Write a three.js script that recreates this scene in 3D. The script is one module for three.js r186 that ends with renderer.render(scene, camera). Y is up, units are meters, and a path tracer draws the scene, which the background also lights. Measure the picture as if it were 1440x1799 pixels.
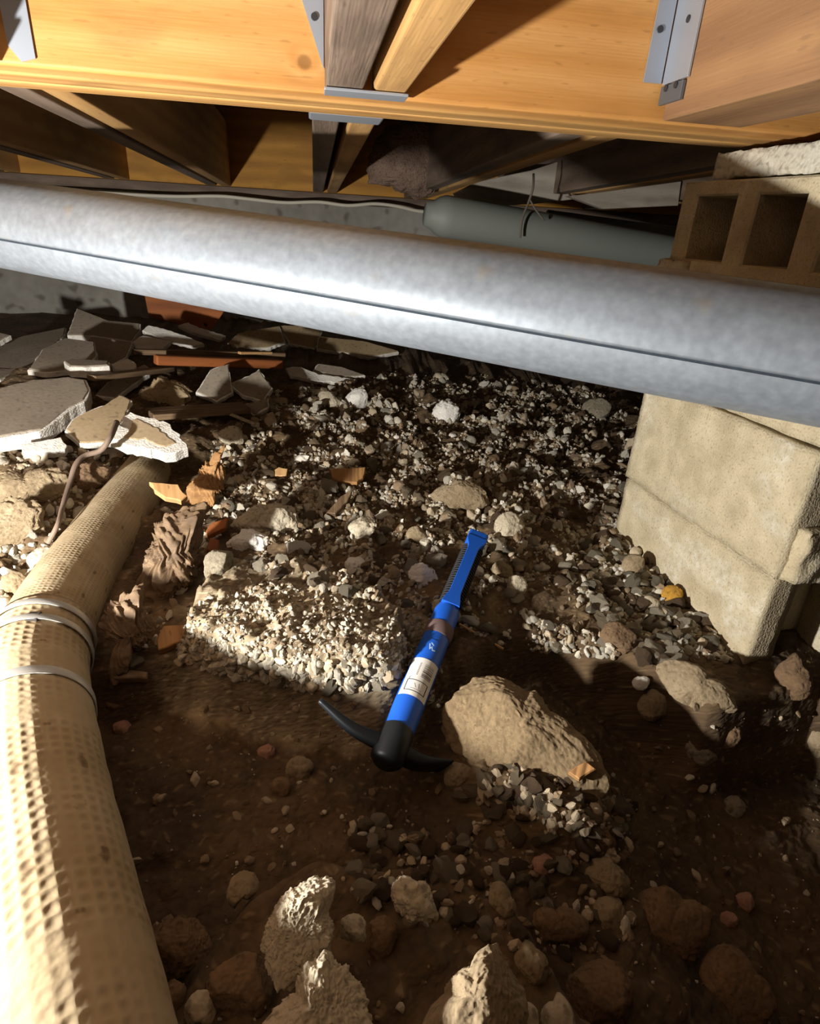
import * as THREE from 'three';
import { ImprovedNoise } from 'three/addons/math/ImprovedNoise.js';
import { RoundedBoxGeometry } from 'three/addons/geometries/RoundedBoxGeometry.js';
import { mergeVertices, mergeGeometries } from 'three/addons/utils/BufferGeometryUtils.js';

// ---------------------------------------------------------------- camera, light, exposure
const W = 1440, HH = 1799, F = 1080, EYE = 0.62;
const PITCH = THREE.MathUtils.degToRad(25.4), ROLL = THREE.MathUtils.degToRad(3.43), YAW = THREE.MathUtils.degToRad(9.545);
const T0 = Date.now(), tick = (w) => console.log('time', w, (Date.now() - T0) / 1000);
const scene = new THREE.Scene();
scene.background = new THREE.Color(0x000000);
const camera = new THREE.PerspectiveCamera(2 * Math.atan(HH / 2 / F) * 180 / Math.PI, W / HH, 0.02, 50);
camera.position.set(0, EYE, 0);
camera.rotation.order = 'YXZ';
camera.rotation.set(-PITCH, -YAW, ROLL);
camera.updateMatrixWorld(true);
const renderer = new THREE.WebGLRenderer({ antialias: true });
renderer.toneMapping = THREE.LinearToneMapping;
renderer.toneMappingExposure = 1.0;
renderer.shadowMap.enabled = true;
const LAMP = new THREE.Vector3(-0.74, 0.272, -0.3);   // work light standing behind the wrapped pipe
const LAMP_POWER = 9, LAMP_COLOUR = new THREE.Color(1.0, 0.955, 0.89);

// ---------------------------------------------------------------- helpers
function rng(seed) { let a = seed >>> 0; return () => { a = (a + 0x6D2B79F5) >>> 0; let t = Math.imul(a ^ (a >>> 15), 1 | a); t = (t + Math.imul(t ^ (t >>> 7), 61 | t)) ^ t; return ((t ^ (t >>> 14)) >>> 0) / 4294967296; }; }
const PN = new ImprovedNoise();
const ns = (x, y, z) => PN.noise(x + 37.3, y + 11.7, z + 91.1);
function fbm(x, y, z, o = 4) { let s = 0, a = 1, n = 0; for (let i = 0; i < o; i++) { s += a * ns(x, y, z); n += a; a *= 0.5; x *= 2.03; y *= 2.03; z *= 2.03; } return s / n; }
const clamp = (v, a = 0, b = 1) => Math.min(b, Math.max(a, v));
const smooth = (a, b, v) => { const t = clamp((v - a) / (b - a)); return t * t * (3 - 2 * t); };
const V = (x, y, z) => new THREE.Vector3(x, y, z);
function ray(px, py) { return V(px - W / 2, -(py - HH / 2), -F).normalize().applyEuler(camera.rotation); }
const onY = (px, py, y) => { const r = ray(px, py); return camera.position.clone().addScaledVector(r, (y - EYE) / r.y); };
const onZ = (px, py, z) => { const r = ray(px, py); return camera.position.clone().addScaledVector(r, z / r.z); };
const onPlane = (px, py, p0, n) => { const r = ray(px, py); return camera.position.clone().addScaledVector(r, p0.clone().sub(camera.position).dot(n) / r.dot(n)); };
function toPx(p) { const v = p.clone().sub(camera.position).applyQuaternion(camera.quaternion.clone().invert()); return [W / 2 + F * v.x / -v.z, HH / 2 - F * v.y / -v.z, -v.z]; }
const used = {};
function numbered(name) { const k = used[name] ?? 0; used[name] = k + 1; return k ? `${name}_${String(k).padStart(3, '0')}` : name; }
function mesh(name, geo, mat, parent) { const m = new THREE.Mesh(geo, mat); m.name = name; m.castShadow = m.receiveShadow = true; parent.add(m); return m; }
function thing(name, label, category, pos = V(0, 0, 0), group) {
  const g = new THREE.Group(); g.name = numbered(name); g.position.copy(pos); g.userData = { label, category };
  if (group) g.userData.group = group;
  scene.add(g); return g;
}
function single(name, geo, mat, label, category, group) {
  const m = mesh(numbered(name), geo, mat, scene); m.userData = { label, category }; if (group) m.userData.group = group; return m;
}
function struct(name, geo, mat) { const m = mesh(numbered(name), geo, mat, scene); m.userData = { kind: 'structure' }; return m; }
// box with uv in metres, u along the chosen axis
function boxUV(geo, axis = 0, off = 0) {
  const g = geo.index ? geo.toNonIndexed() : geo, p = g.attributes.position, n = g.attributes.normal, uv = new Float32Array(p.count * 2);
  for (let i = 0; i < p.count; i += 3) {
    const nn = V(0, 0, 0), a = V(0, 0, 0).fromBufferAttribute(p, i), b = V(0, 0, 0).fromBufferAttribute(p, i + 1), c = V(0, 0, 0).fromBufferAttribute(p, i + 2);
    nn.crossVectors(b.clone().sub(a), c.clone().sub(a));
    const ab = [Math.abs(nn.x), Math.abs(nn.y), Math.abs(nn.z)], d = ab.indexOf(Math.max(...ab));
    let u = axis, v = [0, 1, 2].find(k => k !== d && k !== u);
    if (u === d) { [u, v] = [0, 1, 2].filter(k => k !== d); }
    for (let k = 0; k < 3; k++) { const q = [p.getX(i + k), p.getY(i + k), p.getZ(i + k)]; uv[(i + k) * 2] = q[u] + off; uv[(i + k) * 2 + 1] = q[v] + off * 0.73 + d * 0.31; }
  }
  g.setAttribute('uv', new THREE.BufferAttribute(uv, 2)); return g;
}
function beamBox(x0, x1, y0, y1, z0, z1, axis, r = 0.003, off = 0) {
  const g = new RoundedBoxGeometry(Math.abs(x1 - x0), Math.abs(y1 - y0), Math.abs(z1 - z0), 2, r);
  g.translate((x0 + x1) / 2, (y0 + y1) / 2, (z0 + z1) / 2); return boxUV(g, axis, off);
}
// ---------------------------------------------------------------- textures
function tex(w, h, fn, srgb, repX = 1, repY = 1) {
  const d = new Uint8Array(w * h * 4);
  for (let y = 0; y < h; y++) for (let x = 0; x < w; x++) { const c = fn(x / w, y / h); const i = (y * w + x) * 4; d[i] = clamp(c[0]) * 255; d[i + 1] = clamp(c[1]) * 255; d[i + 2] = clamp(c[2]) * 255; d[i + 3] = 255; }
  const t = new THREE.DataTexture(d, w, h, THREE.RGBAFormat); t.magFilter = THREE.LinearFilter; t.minFilter = THREE.LinearMipmapLinearFilter; t.generateMipmaps = true;
  t.wrapS = t.wrapT = THREE.MirroredRepeatWrapping; t.repeat.set(repX, repY); if (srgb) t.colorSpace = THREE.SRGBColorSpace; t.needsUpdate = true; return t;
}
const mixc = (a, b, t) => [a[0] + (b[0] - a[0]) * t, a[1] + (b[1] - a[1]) * t, a[2] + (b[2] - a[2]) * t];
const rgb = (h) => [(h >> 16 & 255) / 255, (h >> 8 & 255) / 255, (h & 255) / 255];
function woodMat(light, dark, seed, { rough = 0.75, bump = 0.0012, grain = 26, knots = [], noisy = false, stain = 0, stainCol = 0x3a2a1a } = {}) {
  const A = rgb(light), B = rgb(dark), S = rgb(stainCol);
  const field = (u, v) => {
    let w = v * grain + 1.6 * fbm(u * 1.5, v * 3, seed, 3) + 0.4 * fbm(u * 6, v * 20, seed + 3, 2), k = 0;
    for (const [ku, kv, kr] of knots) { const d = Math.hypot((u - ku), (v - kv) * 0.5) / kr; w += 2.5 * Math.exp(-d * d); k = Math.max(k, 1 - smooth(0.35, 0.6, d)); }
    const ring = 0.5 + 0.5 * Math.sin(w * 2.2), fib = 0.5 + 0.5 * ns(u * 14, v * 260, seed);
    if (noisy) return [clamp(0.5 + 0.9 * fbm(u * 3, v * 42, seed, 4)), k];
    return [ring * 0.55 + fib * 0.45, k];
  };
  const map = tex(360, 360, (u, v) => {
    const [t, k] = field(u, v); let c = mixc(A, B, clamp(t * 0.75 + 0.5 * fbm(u * 3, v * 4, seed + 9, 3)));
    c = mixc(c, B.map(q => q * 0.7), k * 0.7);
    const st = smooth(0.05, 0.35, fbm(u * 5, v * 6, seed + 21, 4)) * stain; c = mixc(c, S, st);
    const sp = smooth(0.5, 0.62, ns(u * 46, v * 90, seed + 5)); return mixc(c, S, sp * 0.25);
  }, true, 1, 2.2);
  const bm = tex(360, 360, (u, v) => { const t = field(u, v)[0] * 0.6 + 0.4 * (0.5 + 0.5 * fbm(u * 20, v * 40, seed, 3)); return [t, t, t]; }, false, 1, 2.2);
  return new THREE.MeshStandardMaterial({ map, bumpMap: bm, bumpScale: bump, roughness: rough });
}
function grainMat(light, dark, seed, { scale = 1, rough = 0.95, bump = 0.003, fine = 60, coarse = 5, speck = 0.3, speckCol = 0x1d160e, bloom = 0, size = 256, rep = 2 } = {}) {
  const A = rgb(light), B = rgb(dark), S = rgb(speckCol);
  const map = tex(size, size, (u, v) => {
    let c = mixc(A, B, clamp(0.5 + 0.9 * fbm(u * coarse, v * coarse, seed, 4) + 0.35 * fbm(u * fine, v * fine, seed + 4, 2)));
    if (bloom) c = mixc(c, [0.86, 0.85, 0.81], bloom * smooth(0.05, 0.4, fbm(u * 3.1, v * 3.1, seed + 15, 4)) * (0.6 + 0.8 * ns(u * 40, v * 40, seed + 6)));
    return mixc(c, S, speck * smooth(0.25, 0.55, ns(u * fine * 0.8, v * fine * 0.8, seed + 8)));
  }, true, rep * scale, rep * scale);
  const bm = tex(size, size, (u, v) => { const t = 0.5 + 0.35 * fbm(u * coarse * 2, v * coarse * 2, seed + 2, 4) + 0.4 * fbm(u * fine, v * fine, seed + 4, 3); return [t, t, t]; }, false, rep * scale, rep * scale);
  return new THREE.MeshStandardMaterial({ map, bumpMap: bm, bumpScale: bump, roughness: rough });
}
const flat = (hex, rough = 0.8, metal = 0) => new THREE.MeshStandardMaterial({ color: hex, roughness: rough, metalness: metal });
const M = {
  soil: grainMat(0x665239, 0x382a1a, 1, { rep: 1.3, size: 640, fine: 90, coarse: 7, bump: 0.004, speck: 0.45, speckCol: 0x8d7a5c }),
  concrete: grainMat(0xcabd9f, 0xa6997c, 2, { rep: 2.5, size: 512, fine: 130, coarse: 9, bump: 0.0026, speck: 0.3, bloom: 0.6, speckCol: 0x6d6048 }),
  wall: grainMat(0xa8a59c, 0x827e76, 4, { rep: 0.7, fine: 40, coarse: 4, bump: 0.003 }),
  mortar: grainMat(0xd8d4c6, 0xb4ab97, 5, { rep: 3, fine: 50, coarse: 5, bump: 0.006, speck: 0.2 }),
  beam: woodMat(0xdda766, 0xc2853f, 11, { knots: [[0.59, 0.066, 0.018]], stain: 0.18, stainCol: 0x7a5426, rough: 0.6 }),
  beamEdge: woodMat(0xcfa263, 0xa87a3e, 12, { grain: 40, stain: 0.3, stainCol: 0x6d4c26 }),
  joistTan: woodMat(0xc9a066, 0x9d7544, 13, { stain: 0.2, stainCol: 0x5c4326 }),
  joistGrey: woodMat(0x8a7868, 0x5c4c40, 14, { bump: 0.003, stain: 0.3, stainCol: 0x3a2e26 }),
  girder: woodMat(0xab835a, 0x7a573f, 16, { grain: 12, stain: 0.75, stainCol: 0x6f5646, rough: 0.65 }),
  rim: woodMat(0xc8923e, 0x9c6c2a, 17, { stain: 0.15, stainCol: 0x5a4020 }),
  greyBoard: woodMat(0xb4ac9e, 0x8d8478, 18, { stain: 0.25, stainCol: 0x52483c }),
  rotten: woodMat(0x8a7256, 0x4e3b28, 19, { bump: 0.004, noisy: true, stain: 0.5, stainCol: 0x2e2014 }),
  split: woodMat(0xb98d58, 0x7a5532, 20, { bump: 0.004, noisy: true, stain: 0.2, stainCol: 0x3e2a18 }),
  chip: woodMat(0xd6ad78, 0xa87c4c, 21, { noisy: true }),
  orangeWood: woodMat(0xa8622e, 0x7a4420, 22, {}),
  gypsum: grainMat(0xe9e6de, 0xcfc9bd, 31, { rep: 5, fine: 50, coarse: 6, bump: 0.003, speck: 0.12, speckCol: 0x8a8274 }),
  paper: grainMat(0xa39886, 0x83786a, 32, { rep: 2, fine: 60, coarse: 3, bump: 0.0006, speck: 0.15 }),
  paperTan: grainMat(0xb7a384, 0x96815f, 33, { rep: 2, fine: 60, coarse: 3, bump: 0.0008, speck: 0.2 }),
  rockPale: grainMat(0xc9bfa9, 0x9d917a, 41, { rep: 4, fine: 46, coarse: 6, bump: 0.004, speck: 0.3 }),
  rockTan: grainMat(0x9f8f74, 0x77674e, 42, { rep: 4, fine: 46, coarse: 6, bump: 0.004, speck: 0.35, speckCol: 0x4a3a24 }),
  clay: grainMat(0x927f60, 0x6b5940, 48, { rep: 3, fine: 60, coarse: 6, bump: 0.004, speck: 0.3, speckCol: 0x4a3a24 }),
  rockBrown: grainMat(0x7d654a, 0x54402c, 43, { rep: 4, fine: 46, coarse: 6, bump: 0.004, speck: 0.3 }),
  rockGrey: grainMat(0x948b78, 0x6a6251, 44, { rep: 4, fine: 46, coarse: 6, bump: 0.003, speck: 0.3 }),
  rockPink: grainMat(0xb08a76, 0x8a6454, 45, { rep: 4, fine: 46, coarse: 6, bump: 0.003, speck: 0.2 }),
  white: grainMat(0xf0eee8, 0xd5d0c6, 46, { rep: 5, fine: 40, coarse: 6, bump: 0.003, speck: 0.08 }),
  cable: flat(0xd8d2c2, 0.6), wire: flat(0x6f675c, 0.7, 0.3), dark: flat(0x2a2420, 0.8),
};
const galv = (() => {
    const map = tex(512, 512, (u, v) => { const n = 0.5 + 0.9 * fbm(u * 40, v * 40, 71, 4), l = 0.5 + 0.6 * fbm(u * 4, v * 6, 72, 4), s = smooth(0.3, 0.55, fbm(u * 9, v * 9, 73, 4)); let c = mixc([0.655, 0.69, 0.725], [0.50, 0.535, 0.575], clamp(n * 0.6 + l * 0.4)); return mixc(c, [0.63, 0.59, 0.53], s * 0.5); }, true, 2.2, 2.2);
  const ro = tex(512, 512, (u, v) => { const t = 0.56 + 0.16 * fbm(u * 20, v * 20, 74, 3) + 0.16 * smooth(0.1, 0.5, fbm(u * 6, v * 6, 73, 4)); return [t, t, t]; }, false, 2.2, 2.2);
  const bm = tex(512, 512, (u, v) => { const t = 0.5 + 0.5 * fbm(u * 10, v * 10, 75, 3); return [t, t, t]; }, false, 2.2, 2.2);
  return new THREE.MeshStandardMaterial({ map, roughnessMap: ro, roughness: 1, metalness: 0.4, bumpMap: bm, bumpScale: 0.0006 });
})();
M.galv = galv; M.bracket = new THREE.MeshStandardMaterial({ color: 0xb4bcc8, roughness: 0.45, metalness: 0.55 });
M.nail = flat(0x4a4a4c, 0.5, 0.6);

tick('textures');
// ---------------------------------------------------------------- ground
function polyDist(poly, x, z) {   // signed: positive inside
  let d = 1e9, inside = false;
  for (let i = 0, j = poly.length - 1; i < poly.length; j = i++) {
    const [ax, az] = poly[i], [bx, bz] = poly[j], ex = bx - ax, ez = bz - az, t = clamp(((x - ax) * ex + (z - az) * ez) / (ex * ex + ez * ez));
    d = Math.min(d, Math.hypot(x - ax - ex * t, z - az - ez * t));
    if ((az > z) !== (bz > z) && x < (bx - ax) * (z - az) / (bz - az) + ax) inside = !inside;
  }
  return inside ? d : -d;
}
const pxPoly = (pts, y) => pts.map(([a, b]) => { const p = onY(a, b, y); return [p.x, p.z]; });
const PIT = pxPoly([[120, 1215], [310, 1165], [430, 1200], [560, 1218], [660, 1232], [740, 1225], [800, 1180], [880, 1130], [980, 1120], [1090, 1165], [1150, 1200], [1240, 1262], [1320, 1250], [1440, 1210], [1600, 1300], [1640, 1799], [1440, 1900], [1050, 1799], [960, 1700], [900, 1600], [760, 1540], [560, 1530], [430, 1610], [330, 1740], [240, 1830], [120, 1700]], 0);
const MOUND = pxPoly([[312, 1135], [335, 1085], [365, 1040], [440, 1010], [560, 1025], [660, 1060], [715, 1100], [720, 1150], [690, 1195], [640, 1197], [560, 1190], [430, 1172], [370, 1160]], 0.035);
const HEAP = pxPoly([[770, 1290], [800, 1205], [870, 1170], [930, 1215], [1000, 1270], [1080, 1340], [1120, 1410], [1040, 1440], [930, 1420], [850, 1390], [790, 1340]], 0.01);
const PILE = [-0.75, -1.95];
function baseHeight(x, z) {
  let h = 0.012 + 0.06 * Math.max(0, -z - 0.7);
  const dx = (x - PILE[0]) / 0.62, dz = (z - PILE[1]) / 0.55; h += 0.085 * Math.exp(-dx * dx - dz * dz);
  const ed = 0.03 * fbm(x * 9, 0, z * 9, 3);
  h -= (0.075 + 0.06 * smooth(0.25, 0.55, x)) * smooth(-0.008, 0.03, polyDist(PIT, x, z) + ed);
  h += 0.06 * smooth(-0.006, 0.02, polyDist(MOUND, x, z) + ed * 0.3);
  h += 0.055 * smooth(-0.03, 0.06, polyDist(HEAP, x, z) + ed);
  const lx = (x + 0.62) / 0.22, lz = (z + 1.15) / 0.4; h += 0.06 * Math.exp(-lx * lx - lz * lz);
  return h;
}
function hgt(x, z) {
  const md = smooth(-0.02, 0.015, polyDist(MOUND, x, z)), bd = smooth(-0.75, -1.0, z);
  return baseHeight(x, z) + md * (0.010 * fbm(x * 55, 9, z * 55, 3) + 0.007 * ns(x * 130, 4, z * 130)) + bd * 0.014 * Math.abs(fbm(x * 24, 6, z * 24, 3)) + (0.016 + 0.03 * smooth(-0.75, -1.0, z)) * fbm(x * 11, 3.1, z * 11, 3) + 0.013 * fbm(x * 38, 1.7, z * 38, 3) + 0.006 * Math.abs(ns(x * 120, 5, z * 120));
}
const GRID = {};
function hgtFast(x, z) {   // bilinear look-up in the ground mesh
  const { xs, zs, pos } = GRID, find = (L, v) => { let a = 0, b = L.length - 1; while (b - a > 1) { const m = (a + b) >> 1; if (L[m] > v) b = m; else a = m; } return a; };
  const i = find(xs, x), j = find(zs, z), u = clamp((x - xs[i]) / (xs[i + 1] - xs[i])), v = clamp((z - zs[j]) / (zs[j + 1] - zs[j])), n = xs.length, Y = (a, b) => pos[(b * n + a) * 3 + 1];
  return (Y(i, j) * (1 - u) + Y(i + 1, j) * u) * (1 - v) + (Y(i, j + 1) * (1 - u) + Y(i + 1, j + 1) * u) * v;
}
function hit(px, py, lift = 0) {
  const r = ray(px, py); let t = 0.3, lo = t;
  for (; t < 6; t += 0.02) { const p = camera.position.clone().addScaledVector(r, t); if (p.y < hgtFast(p.x, p.z) + lift) break; lo = t; }
  let hi = t; for (let i = 0; i < 18; i++) { const m = (lo + hi) / 2, p = camera.position.clone().addScaledVector(r, m); if (p.y < hgtFast(p.x, p.z) + lift) hi = m; else lo = m; }
  return camera.position.clone().addScaledVector(r, (lo + hi) / 2);
}
{
  const axisList = (a0, a1, step, out0, out1) => { const L = []; for (let v = a0; v <= a1; v += step) L.push(v); let s = step, v = a0; while (v > out0) { s *= 1.25; v -= s; L.unshift(Math.max(v, out0)); } s = step; v = L[L.length - 1]; while (v < out1) { s *= 1.25; v += s; L.push(Math.min(v, out1)); } return L; };
  const xs = axisList(-0.7, 0.85, 0.0046, -3.6, 3.6), zs = axisList(-1.9, -0.2, 0.0054, -3.3, 2.6);
  const nx = xs.length, nz = zs.length, pos = new Float32Array(nx * nz * 3), uv = new Float32Array(nx * nz * 2), col = new Float32Array(nx * nz * 3), idx = [];
  for (let j = 0; j < nz; j++) for (let i = 0; i < nx; i++) {
    const k = j * nx + i, x = xs[i], z = zs[j]; const y = hgt(x, z); pos.set([x, y, z], k * 3); uv.set([x - 0.7 * y, z - 1.3 * y], k * 2);
    const m = smooth(-0.05, -0.02, polyDist(MOUND, x, z) + 0.03 * fbm(x * 20, 2, z * 20, 3)), crust = clamp(m * (0.75 + 1.6 * fbm(x * 30, 8, z * 30, 3)));   // chalky crust on the mound, broken up
    const hp = smooth(-0.02, 0.03, polyDist(HEAP, x, z) + 0.04 * fbm(x * 14, 5, z * 14, 3)) * 0.6;                                                        // dry clay of the heap
    const dust = smooth(0.0, -0.03, polyDist(PIT, x, z) + 0.04 * fbm(x * 16, 3, z * 16, 3)) * clamp(0.35 + 1.5 * fbm(x * 18, 12, z * 18, 4));             // stony grey dirt around the freshly dug soil
    const q = mixc(mixc(mixc([1, 1, 1], [1.9, 2.0, 2.1], dust), [2.1, 2.3, 2.5], hp), [3.5, 4.5, 6.1], crust); col.set(q, k * 3);
    if (i && j) { const a = k, b = k - 1, d = k - nx, e = k - nx - 1; idx.push(e, b, d, d, b, a); }
  }
  const g = new THREE.BufferGeometry(); g.setAttribute('position', new THREE.BufferAttribute(pos, 3)); g.setAttribute('uv', new THREE.BufferAttribute(uv, 2)); g.setAttribute('color', new THREE.BufferAttribute(col, 3)); g.setIndex(idx); g.computeVertexNormals();
  Object.assign(GRID, { xs, zs, pos });
  M.soil.vertexColors = true;
  struct('floor', g, M.soil).userData.label = 'dark brown loose soil of the crawl space with a dug pit';
}
tick('ground');
// ---------------------------------------------------------------- shell
const BB = 0.757, TOP = 1.0, ZB = -0.95, ZB2 = -1.09, ZR = -3.05;
struct('wall_back', beamBox(-3.5, 3.5, -0.2, 0.665, -3.35, ZR, 0, 0.004), M.wall);
struct('wall_left', beamBox(-3.7, -3.5, -0.2, TOP, -3.35, 2.5, 2), M.wall);
struct('wall_right', beamBox(3.5, 3.7, -0.2, TOP, -3.35, 2.5, 2), M.wall);
struct('wall_front', beamBox(-3.7, 3.7, -0.2, TOP, 2.5, 2.7, 0), M.wall);
struct('ceiling', beamBox(-3.7, 3.7, TOP, TOP + 0.03, -3.4, 2.7, 0), M.joistGrey);
single('sill_plate', beamBox(-3.4, 3.4, 0.666, 0.705, ZR - 0.14, ZR + 0.005, 0), M.joistGrey, 'weathered timber sill plate lying on top of the back foundation wall', 'sill');
single('rim_board', beamBox(-3.4, 3.4, 0.706, TOP - 0.002, ZR - 0.045, ZR - 0.004, 0, 0.003, 0.4), M.rim, 'orange tan rim board standing on the sill above the back wall', 'board');

// main beam
{
  const t = thing('floor_beam', 'orange timber floor beam crossing above the grey metal duct', 'beam');
  mesh('front_ply', beamBox(-2.2, 2.4, BB + 0.003, TOP - 0.002, ZB - 0.045, ZB, 0, 0.006, 0.6), M.beam, t);
  mesh('middle_ply', beamBox(-2.2, 2.4, BB, TOP - 0.002, ZB - 0.094, ZB - 0.0455, 0, 0.004, 0.5), M.beamEdge, t);
  mesh('rear_ply', beamBox(-2.2, 2.4, BB - 0.002, TOP - 0.002, ZB2, ZB - 0.0945, 0, 0.005, 0.9), M.beamEdge, t);
}
const XM0 = onZ(570, 150, ZB).x, XMg = onZ(646, 160, ZB).x, XM1 = onZ(706, 172, ZB).x, XL = onZ(12, 60, ZB).x, XR = onZ(1163, 140, ZB).x;
console.log('joists', XM0, XMg, XM1, XL, XR);
// joists: each a weathered timber with a paler one beside it
function joist(x0, x1, z0, z1, mat, label, group, off, drop = 0) {
  const g = beamBox(x0, x1, BB + 0.004, TOP - 0.002, z0, z1, 2, 0.004, off), p = g.attributes.position; for (let i = 0; i < p.count; i++) p.setY(i, p.getY(i) - drop * Math.abs(p.getZ(i) - z0) / Math.abs(z1 - z0)); g.computeVertexNormals();   // the old floor sags towards the back
  return single('floor_joist', g, mat, label, 'joist', group);
}
joist(XM0, XMg - 0.008, ZB + 0.012, 2.45, M.joistGrey, 'rough grey weathered joist hung in front of the orange beam beside a tan joist', null, 0.2);
joist(XMg + 0.004, XM1, ZB + 0.012, 2.45, M.joistTan, 'pale tan joist running beside the grey weathered joist in front of the beam', null, 0.7);
joist(XL - 0.1, XL - 0.02, ZB + 0.012, 2.45, M.joistGrey, 'dark joist seated in the bluish hanger at the beam end over the rubble', null, 1.1);
joist(XR + 0.004, XR + 0.125, ZB + 0.012, 2.45, M.girder, 'large brown timber meeting the orange beam above the concrete pier', null, 1.4);
[[-1.28, 0], [-0.86, 1], [-0.45, 2], [0.0, 3], [0.40, 4], [0.82, 5], [1.24, 6]].forEach(([x, i]) => {
  joist(x, x + 0.045, ZB2 - 0.008, ZR - 0.003, M.joistGrey, 'grey half of a paired joist running back behind the orange beam', 'grey joists behind the beam', 0.3 * i, 0.054);
  joist(x + 0.062, x + 0.104, ZB2 - 0.008, ZR - 0.003, M.joistTan, 'tan half of a paired joist running back behind the orange beam', 'tan joists behind the beam', 0.37 * i, 0.054);
});
// hangers
function plate(pts, z, th) { const s = new THREE.Shape(pts.map(([a, b]) => new THREE.Vector2(a, b))); const g = new THREE.ExtrudeGeometry(s, { depth: th, bevelEnabled: false }); g.translate(0, 0, z); return g; }
function nail(parent, x, y, z, ax) { const g = new THREE.CylinderGeometry(0.0042, 0.0042, 0.002, 10); if (ax === 'z') g.rotateX(Math.PI / 2); else if (ax === 'x') g.rotateZ(Math.PI / 2); g.translate(x, y, z); mesh('nail', g, M.nail, parent); }
{
  const t = thing('joist_hanger', 'galvanised joist hanger holding the paired grey and tan joists', 'joist hanger');
  const zz = ZB + 0.001; const a = onZ(530, 0, ZB);
  mesh('flange', plate([[XM0 - 0.001, BB + 0.028], [XM0 - 0.001, BB + 0.2], [a.x - 0.012, BB + 0.2], [a.x, a.y]], zz, 0.002), M.bracket, t);
  mesh('flange', plate([[XM1 + 0.002, BB + 0.02], [XM1 + 0.002, BB + 0.2], [XM1 + 0.03, BB + 0.2], [XM1 + 0.03, BB + 0.1]], zz, 0.002), M.bracket, t);
  mesh('seat', beamBox(XM0 - 0.001, XM1 + 0.002, BB - 0.0005, BB + 0.003, zz + 0.008, zz + 0.05, 0, 0.001), M.bracket, t);
  for (const k of [0.08, 0.11, 0.14]) nail(t, XM0 - 0.012, BB + k, zz + 0.003, 'z');
}
{
  const t = thing('joist_hanger', 'bluish galvanised joist hanger at the beam end over the rubble', 'joist hanger'); const zz = ZB + 0.001;
  const p = [[XL, BB + 0.022], [XL - 0.004, BB + 0.2], [onZ(46, 0, ZB).x, BB + 0.2], [onZ(46, 0, ZB).x, onZ(46, 0, ZB).y], [onZ(64, 104, ZB).x, onZ(64, 104, ZB).y], [XL + 0.012, onZ(26, 108, ZB).y]];
  mesh('flange', plate(p, zz, 0.002), M.bracket, t);
  mesh('side_plate', beamBox(XL - 0.019, XL - 0.016, BB + 0.01, BB + 0.2, zz + 0.006, zz + 0.07, 1, 0.0008), M.bracket, t);
  mesh('seat', beamBox(XL - 0.104, XL - 0.016, BB - 0.0005, BB + 0.003, zz + 0.008, zz + 0.06, 0, 0.001), M.bracket, t);
  nail(t, XL + 0.016, BB + 0.09, zz + 0.003, 'z');
}
{
  const t = thing('joist_hanger', 'galvanised corner hanger where the orange beam meets the large brown timber', 'joist hanger'); const zz = ZB + 0.001;
  const c = onZ(1128, 145, ZB);
  mesh('flange', plate([[c.x, c.y], [XR - 0.002, c.y], [XR - 0.002, BB + 0.22], [c.x + 0.004, BB + 0.22]], zz, 0.002), M.bracket, t);
  mesh('side_plate', beamBox(XR - 0.0005, XR + 0.003, c.y - 0.002, BB + 0.22, zz + 0.002, zz + 0.066, 1, 0.0008), M.bracket, t);
  mesh('seat_tab', beamBox(XR - 0.002, XR + 0.003, BB + 0.022, c.y - 0.004, zz + 0.004, zz + 0.06, 1, 0.0008), new THREE.MeshStandardMaterial({ color: 0x6c7278, roughness: 0.5, metalness: 0.5 }), t);
  nail(t, XR - 0.018, onZ(1152, 52, ZB).y, zz + 0.003, 'z'); nail(t, XR - 0.001, onZ(1190, 36, ZB + 0.03).y, zz + 0.04, 'x');
  nail(t, XR - 0.003, BB + 0.04, zz + 0.02, 'x'); nail(t, XR - 0.003, BB + 0.04, zz + 0.045, 'x');
}
{
  const t = thing('joist_hanger', 'dusty grey hanger under the paired joists behind the orange beam', 'joist hanger'); const zz = ZB2 - 0.008;
  mesh('seat', beamBox(-0.003, 0.107, BB - 0.001, BB + 0.002, zz - 0.075, zz, 0, 0.001), M.bracket, t);
  mesh('side_plate', beamBox(-0.005, -0.002, BB, BB + 0.12, zz - 0.075, zz, 2, 0.001), M.bracket, t);
  mesh('side_plate', beamBox(0.106, 0.109, BB, BB + 0.12, zz - 0.075, zz, 2, 0.001), M.bracket, t);
}
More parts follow.
